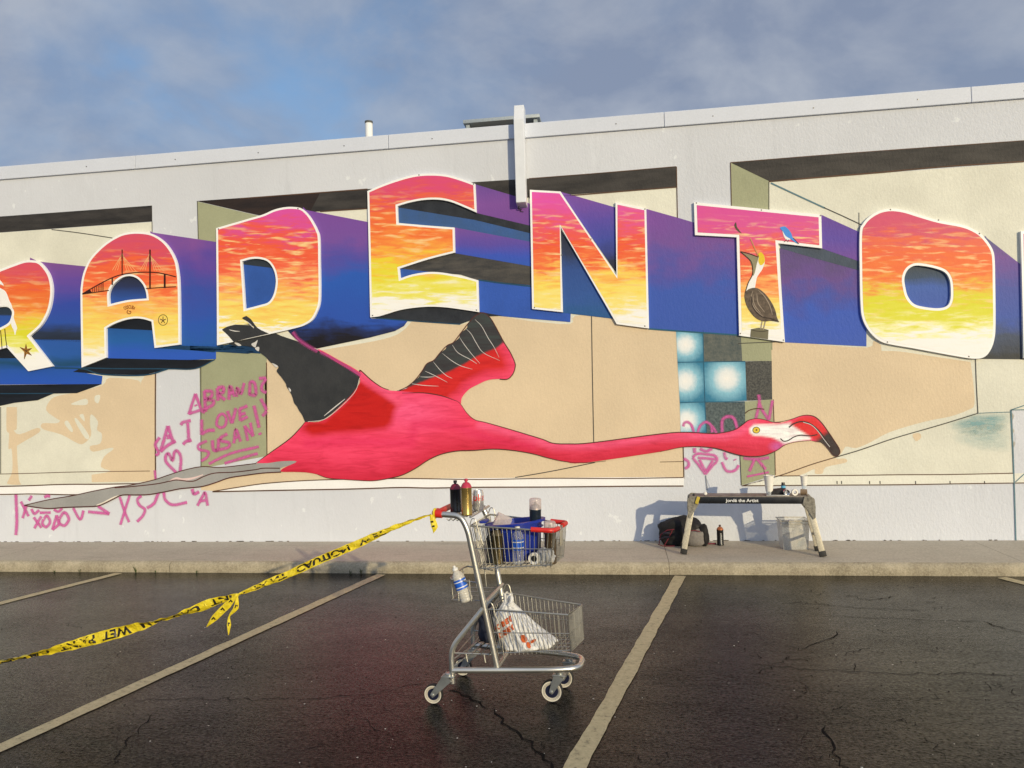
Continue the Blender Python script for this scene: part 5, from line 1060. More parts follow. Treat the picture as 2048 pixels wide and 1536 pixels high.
# ---- translucent bin with scraps
bo = Vector((1.605, 7.60, Z_WALK+.002)); bin_ = empty('storage_bin', bo); tag(bin_, 'translucent plastic bin of scraps under the platform end', 'bin')
BIN = clear('bin_plastic', (.80, .79, .75), .50, .3)
def boxopen(w0, d0, w1, d1, h, th=.004):
    r0 = [(sx*w0/2, sy*d0/2) for sx, sy in ((-1, -1), (1, -1), (1, 1), (-1, 1))]; r1 = [(sx*w1/2, sy*d1/2) for sx, sy in ((-1, -1), (1, -1), (1, 1), (-1, 1))]
    v = [(*p, 0) for p in r0]+[(*p, h) for p in r1]; f = [(3, 2, 1, 0)]+[(i, (i+1) % 4, 4+(i+1) % 4, 4+i) for i in range(4)]; return v, f
v, f = boxopen(.225, .19, .262, .225, .275); obj('bin_wall', [bo+Vector(p) for p in v], f, BIN, bin_)
for zz_, gr in ((.275, .272), (.246, .266)):
    mb = MB(); q = [bo+Vector((sx*gr/2, sy*(gr-.037)/2, zz_)) for sx, sy in ((-1, -1), (1, -1), (1, 1), (-1, 1))]; mb.tube(q, .006 if zz_ > .26 else .004, 6, closed=True); mb.build('rim', clear('bin_rim', (.72, .68, .58), .75, .3), bin_)
scr = [('rag', (.55, .53, .5), (-.03, -.02, .08), (.075, .06, .07)), ('rag', (.30, .42, .50), (.05, .0, .06), (.05, .05, .05)), ('rag', (.62, .55, .36), (-.06, .03, .05), (.05, .05, .05)), ('rag', (.68, .67, .64), (.03, -.04, .13), (.06, .045, .06)), ('rag', (.60, .58, .55), (-.02, .02, .225), (.085, .07, .035)), ('rag', (.07, .07, .07), (.05, -.03, .24), (.028, .03, .018)), ('rag', (.05, .05, .05), (-.05, -.05, .243), (.03, .022, .014))]
LB = ['pale crumpled rag in the lower part of the translucent bin', 'blue grey crumpled rag inside the translucent bin', 'yellowish crumpled rag at the bottom of the translucent bin', 'white crumpled rag halfway up the translucent bin', 'broad pale rag filling the top of the translucent bin', 'black scrap lying on top in the bin near the platform leg', 'black scrap lying on top in the bin near its outer rim']
for k, (nm, c_, p, r_) in enumerate(scr):
    tag(lump(bo+Vector(p), r_, 1.7*k, .3, flat('rag_%d' % k, c_, .8), nm, None, False, 3, 2.2), LB[k], 'rag')
# weeds in the kerb joint
WEED = flat('weed_green', (.06, .085, .025), .7, var=.4)
for k, (px, hgt, nl, lb) in enumerate(((265, .075, 9, 'tallest weed tuft at the kerb foot below the graffiti'), (149, .04, 6, 'small weed tuft in the kerb joint left of the tallest tuft'), (98, .03, 5, 'tiny weed sprig at the kerb nearest the short stall line'), (305, .03, 4, 'tiny weed sprig just right of the tallest weed tuft'), (388, .03, 4, 'tiny weed sprig by the kerb below the grey pillar'), (700, .05, 7, 'weed tuft at the end of the long painted stall line'), (722, .06, 8, 'darker weed tuft touching the kerb by the stall line end'))):
    p = G(px, 1148); p.y = Y_KERB-.012; p.z = .001; v = []; f = []
    for _ in range(nl):
        a = rng.uniform(0, 6.3); L = hgt*rng.uniform(.5, 1.1); lean = rng.uniform(.1, .6); wv = rng.uniform(.003, .007)
        d = Vector((math.cos(a), -abs(math.sin(a))*.6, 0)); s_ = Vector((-d.y, d.x, 0))*wv; b0 = p+d*.006; i = len(v)
        v += [b0-s_*.4, b0+s_*.4, b0+d*L*lean*.5+Vector((0, 0, L*.6))+s_, b0+d*L*lean*.5+Vector((0, 0, L*.6))-s_, b0+d*L*lean+Vector((0, 0, L))]
        f += [(i, i+1, i+2, i+3), (i+3, i+2, i+4)]
    tag(obj('weed_tuft', v, f, WEED), lb, 'weed', 'weeds along the kerb')

# ================================================================== the shopping cart
CANG = R(-4.5); P0 = G(868, 1407)
CA = Vector((math.cos(CANG), math.sin(CANG), 0)); CB_ = Vector((-math.sin(CANG), math.cos(CANG), 0)); UZ = Vector((0, 0, 1))
K = lambda u, s, z: P0+CA*u+CB_*s+UZ*z           # along the cart, across it (0 near side), up
def Cn(px, py, s):                               # a point seen at (px, py) on the upright plane s across the cart
    d = ray(px, py); t_ = (s-(CO-P0).dot(CB_))/d.dot(CB_); return CO+d*t_
def loc(p): q = p-P0; return q.dot(CA), q.dot(CB_), p.z
MC = Matrix((CA, CB_, UZ)).transposed()
CW = .42
cart = empty('shopping_cart', K(.38, CW/2, 0)); tag(cart, 'small two tier steel shopping cart loaded with paint supplies on the asphalt', 'shopping cart')
def smooth3(pts, n=5):
    P = [Vector(p) for p in pts]; out = []
    for i in range(len(P)-1):
        p0 = P[i-1] if i else P[0]*2-P[1]; p1, p2 = P[i], P[i+1]; p3 = P[i+2] if i+2 < len(P) else P[-1]*2-P[-2]
        for j in range(n):
            t_ = j/n; out.append(.5*(2*p1+(p2-p0)*t_+(2*p0-5*p1+4*p2-p3)*t_*t_+(3*p1-p0-3*p2+p3)*t_**3))
    return out+[P[-1]]
def fillet(pts, r, n=6):
    P = [Vector(p) for p in pts]; out = [P[0]]
    for i in range(1, len(P)-1):
        a, c_ = (P[i-1]-P[i]), (P[i+1]-P[i]); k = min(r, a.length*.45, c_.length*.45); a = P[i]+a.normalized()*k; c_ = P[i]+c_.normalized()*k
        for j in range(n+1): t_ = j/n; out.append(a*(1-t_)**2+P[i]*2*t_*(1-t_)+c_*t_*t_)
    return out+[P[-1]]
TR = .0158
mir = lambda p, s: K(p[0], (CW-p[1]) if s else p[1], p[2])
up_ = [(.045, 0, 1.017), (.178, 0, 1.008), (.215, 0, .935), (.346, .045, .186)]
br_ = [(.284, .022, .512), (.104, .0, .30), (.108, .0, .115)]
for s in (0, 1):
    mb = MB(); mb.tube(fillet([mir(p, s) for p in up_], .075), TR, 14); mb.build('upright', STEEL, cart)
    mb = MB(); mb.tube(fillet([mir(p, s) for p in br_], .06), TR*.93, 14); mb.build('rear_brace', STEEL, cart)
fr = [(.108, .0, .183), (.655, .085, .183), (.775, .13, .183)]
mb = MB(); mb.tube(fillet([mir(p, 0) for p in fr]+[mir(p, 1) for p in fr[::-1]], .09, 8), TR, 14); mb.build('base_frame', STEEL, cart)
mb = MB(); mb.tube([K(.345, .06, .192), K(.345, CW-.06, .192)], .012, 10); mb.build('cross_tube', STEEL, cart)
# handle
mb = MB(); mb.tube([K(.035, .03, 1.018), K(.035, CW-.03, 1.018)], .0165, 14); mb.build('handle_grip', REDP, cart)
for s in (0, 1):
    mb = MB(); mb.tube(fillet([mir((.075, 0, 1.017), s), mir((.034, 0, 1.019), s), mir((.034, .05, 1.019), s)], .025), .0225, 14); mb.build('handle_corner', REDP, cart)
# castors
def castor(u, s, r, fu, back, name_scale=1.0):
    ctr = K(u, s, r+.001); root = MB(); w_ = .030
    root.lathe([(r*.93, -w_/2), (r, -w_*.32), (r, w_*.32), (r*.93, w_/2), (r*.88, w_/2), (r*.88, -w_/2), (r*.93, -w_/2)], ctr, CB_, 32); wh = root.build('wheel', RUBK, cart)
    mb = MB(); mb.lathe([(r*.60, -w_*.40), (r*.90, -w_*.52), (r*.90, w_*.52), (r*.60, w_*.40), (r*.60, -w_*.40)], ctr, CB_, 32); mb.build('tyre', RUBW, wh)
    for q in (.76, .66):
        mb = MB(); mb.lathe([(r*q, -w_*.53), (r*(q+.025), -w_*.54), (r*(q+.03), w_*.54), (r*q, w_*.53)], ctr, CB_, 32, caps=False); mb.build('groove', flat('groove_grey', (.16, .145, .12), .7), wh)
    mb = MB(); mb.lathe([(.006, -w_*.42), (r*.60, -w_*.42), (r*.60, w_*.42), (.006, w_*.42)], ctr, CB_, 24); mb.build('hub', NAVY, wh)
    mb = MB(); mb.lathe([(.0, -w_*.95), (.009, -w_*.9), (.010, w_*.9), (0, w_*.95)], ctr, CB_, 12); mb.build('axle', STEEL, wh)
    top = K(fu, s, .150 if back else .145); fk = MB(); hw = .0215
    for sg in (-1, 1):
        a, c_ = ctr+CB_*sg*hw, top+CB_*sg*hw; d = (c_-a).normalized(); pn = CB_.cross(d).normalized()
        v = []
        for o_ in (-.0022, .0022):
            for base, wd_ in ((a-d*.010, .009), (a, .0125), (a.lerp(c_, .45), .019), (c_, .028)):
                v += [base+pn*wd_+CB_*o_, base-pn*wd_+CB_*o_]
        f = [];
        for i in range(3): f += [(2*i, 2*i+1, 2*i+3, 2*i+2), (8+2*i, 8+2*i+2, 8+2*i+3, 8+2*i+1), (2*i, 2*i+2, 8+2*i+2, 8+2*i), (2*i+1, 8+2*i+1, 8+2*i+3, 2*i+3)]
        f += [(0, 8, 9, 1), (6, 7, 15, 14)]; fk.add(v, f)
    fk.box(top+UZ*.002, (.072, .05, .007), MC, bev=.002); fk.lathe([(.02, 0), (.02, .016), (.016, .02), (0, .02)], top, UZ, 16); fk.build('castor_fork', CASTOR, cart, 30)
castor(.0, .0, .052, .088, True); castor(.04, CW, .052, .112, True)
castor(.625, .118, .059, .668, False); castor(.655, CW-.10, .057, .69, False)
# wire baskets
def wire(path, parent, r=.0021, name='wire'): mb = MB(); mb.tube(path, r, 6); return mb.build(name, WIRE, parent)
def basket(tops, bots, nside, nfront, nback, nbot, name, rail=.005):
    """tops/bots: near-rear, near-front, far-front, far-rear (u, s, z)"""
    T = [K(*p) for p in tops]; B_ = [K(*p) for p in bots]
    mb = MB(); mb.tube(T, rail, 8, closed=True); root = mb.build(name, WIRE, cart)
    wire(B_+[B_[0]], root, .0032, 'bottom_rail')
    mid_ = [a.lerp(c_, .53) for a, c_ in zip(T, B_)]; wire(mid_+[mid_[0]], root, .0026, 'belt_wire')
    for i, j, n_ in ((0, 1, nside), (1, 2, nfront), (2, 3, nside), (3, 0, nback)):
        for k in range(0, n_+1):
            a = T[i].lerp(T[j], k/n_); c_ = B_[i].lerp(B_[j], k/n_); wire([a, c_, c_+(a-c_).normalized()*-.012], root)
    for k in range(1, nbot): wire([B_[0].lerp(B_[1], k/nbot), B_[3].lerp(B_[2], k/nbot)], root)
    for k in range(1, 4): wire([B_[0].lerp(B_[3], k/4), B_[1].lerp(B_[2], k/4)], root, .0026)
    return root
ub = basket([(.225, .015, .952), (.672, .03, .925), (.690, CW-.05, .912), (.235, CW-.015, .952)], [(.262, .03, .722), (.650, .045, .745), (.672, CW-.065, .732), (.27, CW-.03, .722)], 18, 13, 15, 14, 'upper_basket')
lb_ = basket([(.312, .03, .505), (.735, .045, .487), (.765, CW-.055, .452), (.35, CW-.03, .498)], [(.352, .04, .272), (.742, .055, .300), (.772, CW-.065, .276), (.375, CW-.04, .272)], 17, 16, 14, 14, 'lower_basket')
# red bumpers on the upper basket corners
for pts in ([(.555, .027, .934), (.672, .031, .927), (.684, .12, .924)], [(.684, .27, .916), (.693, CW-.052, .914), (.60, CW-.045, .921)]):
    mb = MB(); mb.tube(fillet([K(*p) for p in pts], .03), .0135, 12); mb.build('bumper', REDP, ub)
mb = MB(); mb.box(K(.684, .215, .86), (.006, .075, .085), MC, bev=.002); mb.build('label_plate', flat('plate_grey', (.36, .33, .26), .6), ub)
# hooks tying the baskets to the uprights
for s in (0, 1):
    for (u, z, dz) in ((.235, .99, -.05), (.315, .545, -.28)):
        q = [mir((u-.01, .012, z-.03), s), mir((u+.003, .012, z), s), mir((u+.022, .012, z-.008), s), mir((u+.035, .014, z-.06), s), mir((u+.06, .02, z-.14), s), mir((u+.052+.02*(dz < -.1), .03, z+dz-.02), s)]
        wire(smooth3(q, 4), cart, .0028, 'hook_wire')
mb = MB(); mb.tube([K(.228, .01, 1.0), K(.228, CW-.01, 1.0)], .007, 10); mb.build('tie_bar', STEEL, cart)
mb = MB(); mb.tube([K(.30, .02, .548), K(.30, CW-.02, .548)], .009, 10); mb.build('tie_bar', STEEL, cart)
# child flap wires behind the upper basket
for k in range(1, 14):
    s = .03+k*(CW-.06)/14; wire([K(.232, s, .965), K(.252, s, .83), K(.285, s, .715)], cart, .0016)
# tray by the handle
tr = wire([K(.085, .012, 1.002), K(.205, .012, 1.002), K(.205, CW-.012, 1.002), K(.085, CW-.012, 1.002), K(.085, .012, 1.002)], cart, .0032, 'handle_tray')
for k in range(1, 7): wire([K(.085+.12*k/7, .012, .9985), K(.085+.12*k/7, CW-.012, .9985)], tr)
for k in range(1, 10): wire([K(.085, CW*k/10, .996), K(.205, CW*k/10, .996)], tr)
q = [K(.10+.012*i, .0, .992-(.010 if i % 2 else 0)) for i in range(8)]; wire(smooth3(q, 4), tr, .003)
# bottle holder hanging behind the uprights
hold = wire([K(.255, .06, .638), K(.10, .05, .655), K(.085, .09, .655), K(.085, CW-.09, .655), K(.10, CW-.05, .655), K(.255, CW-.06, .638)], cart, .0045, 'bottle_holder')
for u, s in ((.085, .09), (.13, .05), (.20, .05), (.085, .21), (.085, .32), (.2, CW-.05), (.14, CW-.05)): wire([K(u, s, .655), K(u+.01, s, .54)], hold, .003)
for s in (.05, .14, .23, .32): wire([K(.10, s+.02, .54), K(.27, s+.02, .54)], hold, .0026)
wire([K(.095, .07, .54), K(.095, CW-.07, .54)], hold, .003)
# low wire rack over the rear wheels
rk = wire([K(.112, .01, .272), K(.34, .045, .262)], cart, .0045, 'rear_rack')
wire([K(.112, CW-.01, .272), K(.34, CW-.045, .262)], rk, .0045)
for k in range(5): u = .13+.045*k; wire([K(u, .01, .268), K(u, CW-.01, .268)], rk, .003)
for u in (.18, .28): wire([K(u, .02, .268), K(u+.008, .02, .225)], rk, .004)
wire([K(.11, .0, .20), K(.33, CW*.8, .32)], rk, .004); wire([K(.11, .03, .235), K(.33, CW*.95, .335)], rk, .004)

# ================================================================== things carried in the cart
def onz(px, py, z): return G(px, py, z)
PNK = flat('pink_dome', (.50, .035, .075), .4)
cb = onz(912, 1024, 1.006); spray_can(cb, UZ, 'black spray can with dark pink top beside the cart handle', BLK, flat('dark_pink_dome', (.20, .012, .035), .4), r=.0315, h=.128)
cb = onz(934, 1030, 1.006); spray_can(cb, UZ, 'gold spray can with pink top between the black can and the soda can', flat('gold_can', (.42, .29, .09), .30, .75, var=.04), PNK, r=.0300, h=.148, dark=PNK)
so2 = onz(957, 1021, 1.006); soda = empty('soda_can', so2); tag(soda, 'silver soda can with red lettering on the cart tray', 'soda can')
mb = MB(); mb.lathe([(.023, 0), (.026, .004), (.0305, .012), (.0305, .097), (.026, .110), (.0255, .114), (.024, .1145), (.023, .111), (0, .111)], so2, UZ, 28); mb.build('can_body', flat('silver_can', (.66, .64, .60), .28, .7, var=.03), soda)
wrap_text('Coke', .058, so2, UZ, .0312, -.38, .058, flat('soda_red', (.60, .03, .02), .4), soda, bold=.0008)
# ---- blue bucket
bu = K(.448, .205, .740); BA = (UZ+CA*-.10+CB_*.04).normalized(); BLU_ = flat('bucket_blue', (.010, .030, .30), .38, var=.08)
bucket = empty('bucket', bu); tag(bucket, 'blue plastic bucket tilted in the upper basket of the cart', 'bucket')
hB = .206
mb = MB(); mb.lathe([(.095, 0), (.110, .004), (.150, hB*.97), (.150, hB*.99), (.163, hB*1.0), (.165, hB*.955), (.168, hB*.95), (.170, hB*1.012), (.146, hB*1.014), (.143, hB*.97), (.104, .010), (0, .010)], bu, BA, 40); mb.build('bucket_wall', BLU_, bucket)
mb = MB(); mb.lathe([(.147, hB*.80), (.154, hB*.80), (.154, hB*.82), (.147, hB*.83)], bu, BA, 40); mb.build('rib', BLU_, bucket)
mb = MB(); mb.box(bu+BA*hB-CA*.178+CB_*.0, (.04, .09, .012), MC, bev=.004); mb.build('pour_lip', BLU_, bucket)
CAPC = clear('cap_smoke', (.82, .74, .72), .35, .2)
ck = K(.535, .225, .786); spray_can(ck, UZ+CA*.03, 'dark spray can with clear cap standing inside the blue bucket', flat('deep_teal_can', (.012, .02, .03), .35), STEEL, r=.0335, h=.225, cap=CAPC)
mb = MB(); mb.box(K(.36, .19, .945), (.085, .05, .075), MC @ Matrix.Rotation(.5, 3, 'Y') @ Matrix.Rotation(.3, 3, 'Z'), bev=.004)
tag(mb.build('plastic_tub', clear('tub_clear', (.78, .70, .68), .55, .25)), 'cloudy plastic tub sticking out of the blue bucket', 'tub')
# ---- loose in the basket, near side
zf = .7385
spray_can(K(.358, .078, zf), UZ, 'black and gold spray can standing in the basket before the bucket', flat('bronze_can', (.10, .075, .03), .3, .6, var=.3, scale=60), flat('bronze_dome', (.16, .12, .06), .3, .6), r=.031, h=.155, dark=LWHT)
spray_can(K(.318, .105, zf), UZ, 'black spray can with white print close to the upright', BLK, BLKM, r=.031, h=.125, text='COBRA')
bottle(K(.470, .075, zf+.001), UZ, 'clear water bottle with blue label inside the upper basket', WATER, .205)
lc = K(.558, .062, zf+.033); ly = empty('spray_can', lc); tag(ly, 'spray can lying on its side showing its white end', 'spray can')
mb = MB(); mb.lathe([(.031, .004), (.0325, .008), (.0325, .15), (.020, .175), (0, .175)], lc, CB_*1.0+CA*.10, 24); mb.build('body', BLK, ly)
mb = MB(); mb.lathe([(.016, .010), (.017, .001), (.030, -.002), (.033, .006), (.033, .012)], lc, CB_*1.0+CA*.10, 24); mb.build('base_ring', FOAM, ly)
mb = MB(); mb.lathe([(0, .012), (.016, .009)], lc, CB_*1.0+CA*.10, 24); mb.build('base_dish', RUBK, ly)
spray_can(K(.640, .115, zf), UZ, 'bronze spray can with clear cap in the front corner of the basket', flat('umber_can', (.09, .06, .03), .35, .4, var=.3), STEEL, r=.0325, h=.165, cap=CAPC)
tag(lump(K(.615, .085, zf+.042), (.05, .035, .045), 4.4, .25, clear('crumple_clear', (.85, .86, .87), .4, .2), 'crumpled_wrap', None, False, 3, 2.0), 'crumpled clear plastic wrap beside the lying can', 'wrap')
# ---- bottle in the rear holder
bt = Cn(935, 1203, .075); bt2 = Cn(909, 1135, .075); bottle(bt, bt2-bt, 'milky water bottle with blue label leaning in the rear holder', clear('bottle_milky', (.80, .77, .70), .72, .25), .195, .034)
# ---- navy bundle on the rear rack
nb = K(.285, .20, .283); roll_ = lump(nb+UZ*.085, (.075, .06, .098), 6.1, .2, flat('navy_cloth', (.012, .016, .035), .75, var=.3), 'cloth_bundle', None, True, 4, 3.0); tag(roll_, 'dark navy cloth bundle standing on the low rear rack', 'bundle')

# ---- shopping bag in the lower basket
m, t, b = newmat('bag_film', .35, .45); n_ = noise(t, pos(t), 30, 5, .65)
t.links.new(ramp(t, n_, [(.3, (.68, .67, .64)), (.6, (.84, .83, .81))]), b.inputs['Base Color'])
bp = nd(t, 'Bump', {'Height': noise(t, pos(t, (1, 1, .45)), 38, 5, .65, 1.2), 'Strength': .8, 'Distance': .02}); t.links.new(bp.outputs[0], b.inputs['Normal']); b.inputs['Subsurface Weight'].default_value = .0
BAG = m
from mathutils import noise as mn
rings = [(.330, .520, .12, .10, .278), (.340, .600, .13, .115, .284), (.345, .665, .14, .12, .30), (.335, .630, .13, .115, .335), (.308, .565, .115, .105, .39), (.298, .520, .10, .10, .44), (.305, .470, .09, .095, .49), (.335, .440, .07, .07, .53), (.355, .415, .042, .042, .566), (.366, .402, .026, .03, .585), (.358, .414, .03, .035, .605), (.360, .412, .028, .024, .628)]
rings = [(a0, a1, b0, b1, .278+(z-.278)*.80) for a0, a1, b0, b1, z in rings]
seg = 56; V = []; Fc = []
for i, (u0, u1, s0, s1, z) in enumerate(rings):
    cu, hu = (u0+u1)/2, (u1-u0)/2; cs = .165
    for k in range(seg):
        a = 2*math.pi*k/seg; fold = 1+.07*math.sin(a*7+z*14+i*.3)+.05*math.sin(a*13-z*30)+.10*mn.noise(Vector((math.cos(a)*1.5, math.sin(a)*1.5, z*9)))
        e_ = 1 if i < 2 else .9
        V.append(K(cu+hu*math.cos(a)*(fold if i > 0 else .8), cs+(s0 if math.sin(a) < 0 else s1)*.92*math.sin(a)*(fold if i > 0 else .8), z+.006*math.sin(a*5+i)))
for i in range(len(rings)-1):
    for k in range(seg): Fc.append((i*seg+k, i*seg+(k+1) % seg, (i+1)*seg+(k+1) % seg, (i+1)*seg+k))
Fc.append(tuple(range(seg))[::-1])
bagr = empty('shopping_bag', K(.48, .165, .28)); tag(bagr, 'knotted white plastic shopping bag with orange print in the lower basket', 'shopping bag')
bag = obj('bag_film', V, Fc, BAG, bagr, 180)
sb_ = bag.modifiers.new('s', 'SUBSURF'); sb_.levels = 1; sb_.render_levels = 1
for q in ([(.40, .14, .532), (.416, .125, .546), (.414, .12, .522), (.40, .12, .505)],):
    mb = MB(); mb.tube(smooth3([K(*p) for p in q], 4), .011, 8); mb.build('handle_loop', BAG, bagr)
bvh = BVHTree.FromPolygons(V, Fc)
ORANGE = flat('print_orange', (.55, .10, .015), .5, var=.1)
def on_bag(x, y):
    d = ray(x, y); h = bvh.ray_cast(CO, d)
    if h[0] is None: return None
    return h[0]+h[1].normalized()*(.004 if h[1].dot(d) < 0 else -.004)
def bag_text(s, size, px, py, ang, bold=.0, name='lettering'):
    v, f = text2d(s, size, bold); ca, sa = math.cos(ang), math.sin(ang); P_ = [on_bag(px+x*ca-y*sa, py-x*sa-y*ca) for x, y in v]
    f = [q for q in f if all(P_[i] is not None for i in q)]; P_ = [p if p is not None else P0 for p in P_]
    used = sorted({i for q in f for i in q}); mp_ = {j: i for i, j in enumerate(used)}
    if f: letters(name, [P_[i] for i in used], [tuple(mp_[i] for i in q) for q in f], ORANGE, bagr)
bag_text('HOBBY', 14, 988, 1266, R(34), .8); bag_text('LOBBY', 14, 995, 1281, R(34), .8)
for cx0, cy0, rx, ry, an in ((1047, 1278, 6, 9, -.5), (1057, 1291, 4, 7, -.5), (1066, 1283, 7, 3, -.6), (1043, 1305, 5, 4, 0)):
    pl = [(cx0+rx*math.cos(k*.8)*math.cos(an)-ry*math.sin(k*.8)*math.sin(an), cy0+rx*math.cos(k*.8)*math.sin(an)+ry*math.sin(k*.8)*math.cos(an)) for k in range(8)]
    q = [on_bag(*p) for p in pl]; c0 = on_bag(cx0, cy0)
    if all(x is not None for x in q+[c0]): obj('print_patch', q+[c0], [(i, (i+1) % 8, 8) for i in range(8)], ORANGE, bagr)

# ================================================================== barrier tape
m, t, b = newmat('tape_yellow', .32, .5); n_ = noise(t, pos(t), 30, 4, .6)
t.links.new(ramp(t, n_, [(.3, (.66, .50, .014)), (.65, (.86, .70, .03))]), b.inputs['Base Color'])
bp = nd(t, 'Bump', {'Height': noise(t, pos(t), 45, 4, .6, .8), 'Strength': .9, 'Distance': .012}); t.links.new(bp.outputs[0], b.inputs['Normal'])
TAPE = m; TINK = flat('tape_ink', (.012, .011, .010), .45)
def tape(ctrl, texts, label, root=None):
    """ctrl: (point, half width, twist) ; lettering follows the ribbon"""
    P_ = smooth3([c_[0] for c_ in ctrl], 14); n = len(P_); kk = np.linspace(0, len(ctrl)-1, n)
    hw = np.interp(kk, range(len(ctrl)), [c_[1] for c_ in ctrl]); tw = np.interp(kk, range(len(ctrl)), [c_[2] for c_ in ctrl])
    S = np.r_[0, np.cumsum([(P_[i+1]-P_[i]).length for i in range(n-1)])]
    fr_ = []
    for i in range(n):
        t_ = (P_[min(i+1, n-1)]-P_[max(i-1, 0)]).normalized(); view = (P_[i]-CO).normalized()
        u_ = (UZ-t_*UZ.dot(t_)).normalized(); w_ = t_.cross(u_); fr_.append((u_*math.cos(tw[i])+w_*math.sin(tw[i]), t_))
    def at(s, y, off=0.0):
        k = min(max(np.searchsorted(S, s)-1, 0), n-2); a = (s-S[k])/max(1e-6, S[k+1]-S[k]); a = min(max(a, 0), 1)
        p = P_[k].lerp(P_[k+1], a); u_ = fr_[k][0].lerp(fr_[k+1][0], a).normalized(); tt = fr_[k][1].lerp(fr_[k+1][1], a); h = hw[k]*(1-a)+hw[k+1]*a
        nn = tt.cross(u_).normalized(); v_ = (CO-p).normalized()
        if nn.dot(v_) < 0: nn = -nn
        return p+u_*(y*h)+nn*(off+.0045*math.sin(y*3+s*9)+.003*math.sin(y*7-s*41)+.0025*math.sin(s*87+y*2))
    v = []; f = []; c5 = 5; ns = int(S[-1]/.012)
    for i in range(ns+1):
        for j in range(c5): v.append(at(S[-1]*i/ns, -1+2*j/(c5-1)))
        if i:
            for j in range(c5-1): a = (i-1)*c5+j; f.append((a, a+1, a+c5+1, a+c5))
    ob = obj('ribbon', v, f, TAPE, root, 180)
    for s0, txt, mode, sc_ in texts:
        tv, tf = text2d(txt, 1.0, .035)
        # cut long faces so the print follows the curve
        o_ = []
        for x, y in tv:
            x *= sc_; y = (y-.36)/.36*.74
            if mode == 'rot': o_.append(at(s0-x, -y, .0022))
            else: o_.append(at(s0+x, -y, .0022))
        letters('lettering', o_, tf, TINK, root)
    return ob
kn = K(.034, -.004, 1.02)
dY = lambda px, py, y: AY(px, py, y)
yk = kn.y
def at_y(px, py):                                # the tape hangs in one upright plane between cart and its low tie-off
    k = (862-px)/862; return AY(px, py, yk-.02-.10*k)
tp_root = empty('caution_tape', at_y(475, 1192)); tag(tp_root, 'yellow wet paint caution tape stretched from the cart handle down over the asphalt', 'caution tape')
segB = [(at_y(475, 1190), .006, .3), (at_y(500, 1180), .012, .2), (at_y(540, 1164), .020, .5), (at_y(575, 1149), .018, -.2), (at_y(600, 1138), .021, .1), (at_y(640, 1120), .022, -.35), (at_y(680, 1103), .022, .2), (at_y(720, 1086), .021, -.1), (at_y(760, 1068), .019, .5), (at_y(810, 1047), .012, .6), (at_y(845, 1034), .005, .9), (K(.02, -.022, 1.018), .004, .9)]
tape(segB, [(.02, 'T  PAINT   CAUTION   WET', 'flip', .072)], '', tp_root)
segA = [(at_y(-700, 1560), .034, .2), (at_y(-350, 1430), .034, .4), (at_y(-150, 1372), .032, 1.2), (at_y(0, 1325), .022, 1.25), (at_y(50, 1313), .024, 1.15), (at_y(90, 1304), .027, .8), (at_y(140, 1292), .029, .35), (at_y(200, 1275), .032, -.1), (at_y(240, 1264), .031, .1), (at_y(280, 1252), .028, .5), (at_y(310, 1243), .024, 1.1), (at_y(350, 1232), .024, 1.15), (at_y(385, 1221), .026, .7), (at_y(410, 1211), .027, .1), (at_y(440, 1200), .022, .5), (at_y(475, 1190), .010, .3)]
P_ = smooth3([c_[0] for c_ in segA], 14); LA = sum((P_[i+1]-P_[i]).length for i in range(len(P_)-1))
tape(segA, [(LA-.03, 'INT   CAUTION   WET  PAINT   CAUTION   WET  PAINT', 'rot', .080)], '', tp_root)
kp = at_y(473, 1191)
mb = MB(); mb.lathe([(.004, -.014), (.011, -.006), (.012, .004), (.005, .014)], kp, (1, 0, .4), 10); mb.build('knot', TAPE, tp_root)
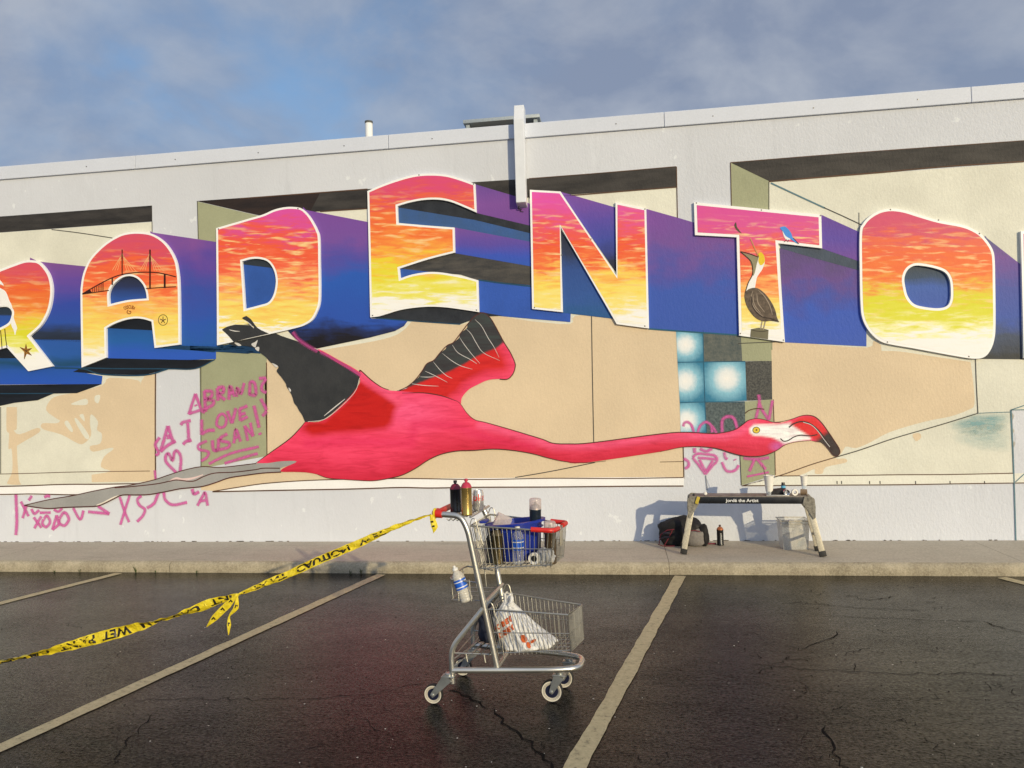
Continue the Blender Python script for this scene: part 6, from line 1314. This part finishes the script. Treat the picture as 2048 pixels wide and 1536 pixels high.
for path, hw_, tx in ([[(472, 1193), (455, 1210), (430, 1235), (413, 1254)], (.006, .020, .018, .002), (.03, 'PA', 'rot')], [[(474, 1193), (472, 1215), (459, 1232), (458, 1250), (457, 1270)], (.006, .014, .004, .011, .002), None]):
    cc = [(AY(x, y, kp.y-.012), h, .15*i) for i, ((x, y), h) in enumerate(zip(path, hw_))]
    # a hanging tail: width lies across the fall line
    P2 = smooth3([c_[0] for c_ in cc], 8); n = len(P2); hwi = np.interp(np.linspace(0, len(cc)-1, n), range(len(cc)), hw_); v = []; f = []
    for i, p in enumerate(P2):
        t_ = (P2[min(i+1, n-1)]-P2[max(i-1, 0)]).normalized(); s_ = t_.cross((p-CO).normalized()).normalized(); v += [p-s_*hwi[i], p+(CO-p).normalized()*.006, p+s_*hwi[i]]
        if i: a = 3*i-3; f += [(a, a+1, a+4, a+3), (a+1, a+2, a+5, a+4)]
    obj('tape_tail', v, f, TAPE, tp_root, 180)
    for k in range(1, 4):
        i = int(n*k/4.2); p = P2[i]+(CO-P2[i]).normalized()*.009; t_ = (P2[i+1]-P2[i-1]).normalized(); s_ = t_.cross((p-CO).normalized()).normalized(); h = hwi[i]*.55
        if h > .004: obj('lettering', [p-s_*h-t_*.008, p+s_*h-t_*.006, p+s_*h+t_*.001, p-s_*h*.2+t_*.000, p-s_*h*.3+t_*.012, p-s_*h+t_*.012], [(0, 1, 2, 3), (0, 3, 4, 5)], TINK, tp_root)
# end tied round the handle corner
path = [(862, 1030), (866, 1042), (869, 1054), (867, 1066)]; P2 = smooth3([Cn(x, y, -.032) for x, y in path], 8); hwi = np.interp(np.linspace(0, 3, len(P2)), range(4), (.008, .016, .018, .001)); v = []; f = []
for i, p in enumerate(P2):
    t_ = (P2[min(i+1, len(P2)-1)]-P2[max(i-1, 0)]).normalized(); s_ = t_.cross((p-CO).normalized()).normalized(); v += [p-s_*hwi[i], p-CB_*.008, p+s_*hwi[i]]
    if i: a = 3*i-3; f += [(a, a+1, a+4, a+3), (a+1, a+2, a+5, a+4)]
obj('tape_tail', v, f, TAPE, tp_root, 180)
for i in (8, 14): p = P2[i]-CB_*.010; obj('lettering', [p+CA*-.010, p+CA*.004+UZ*.004, p+CA*.006-UZ*.006, p-CA*.008-UZ*.008], [(0, 1, 2, 3)], TINK, tp_root)
mb = MB(); mb.tube([K(.034+.0245*math.cos(a)*0+.0, .0+.0245*math.cos(a), 1.019+.0245*math.sin(a)) for a in np.linspace(0, 6.283, 17)[:-1]], .006, 6, closed=True); mb.build('tape_wrap', TAPE, tp_root)
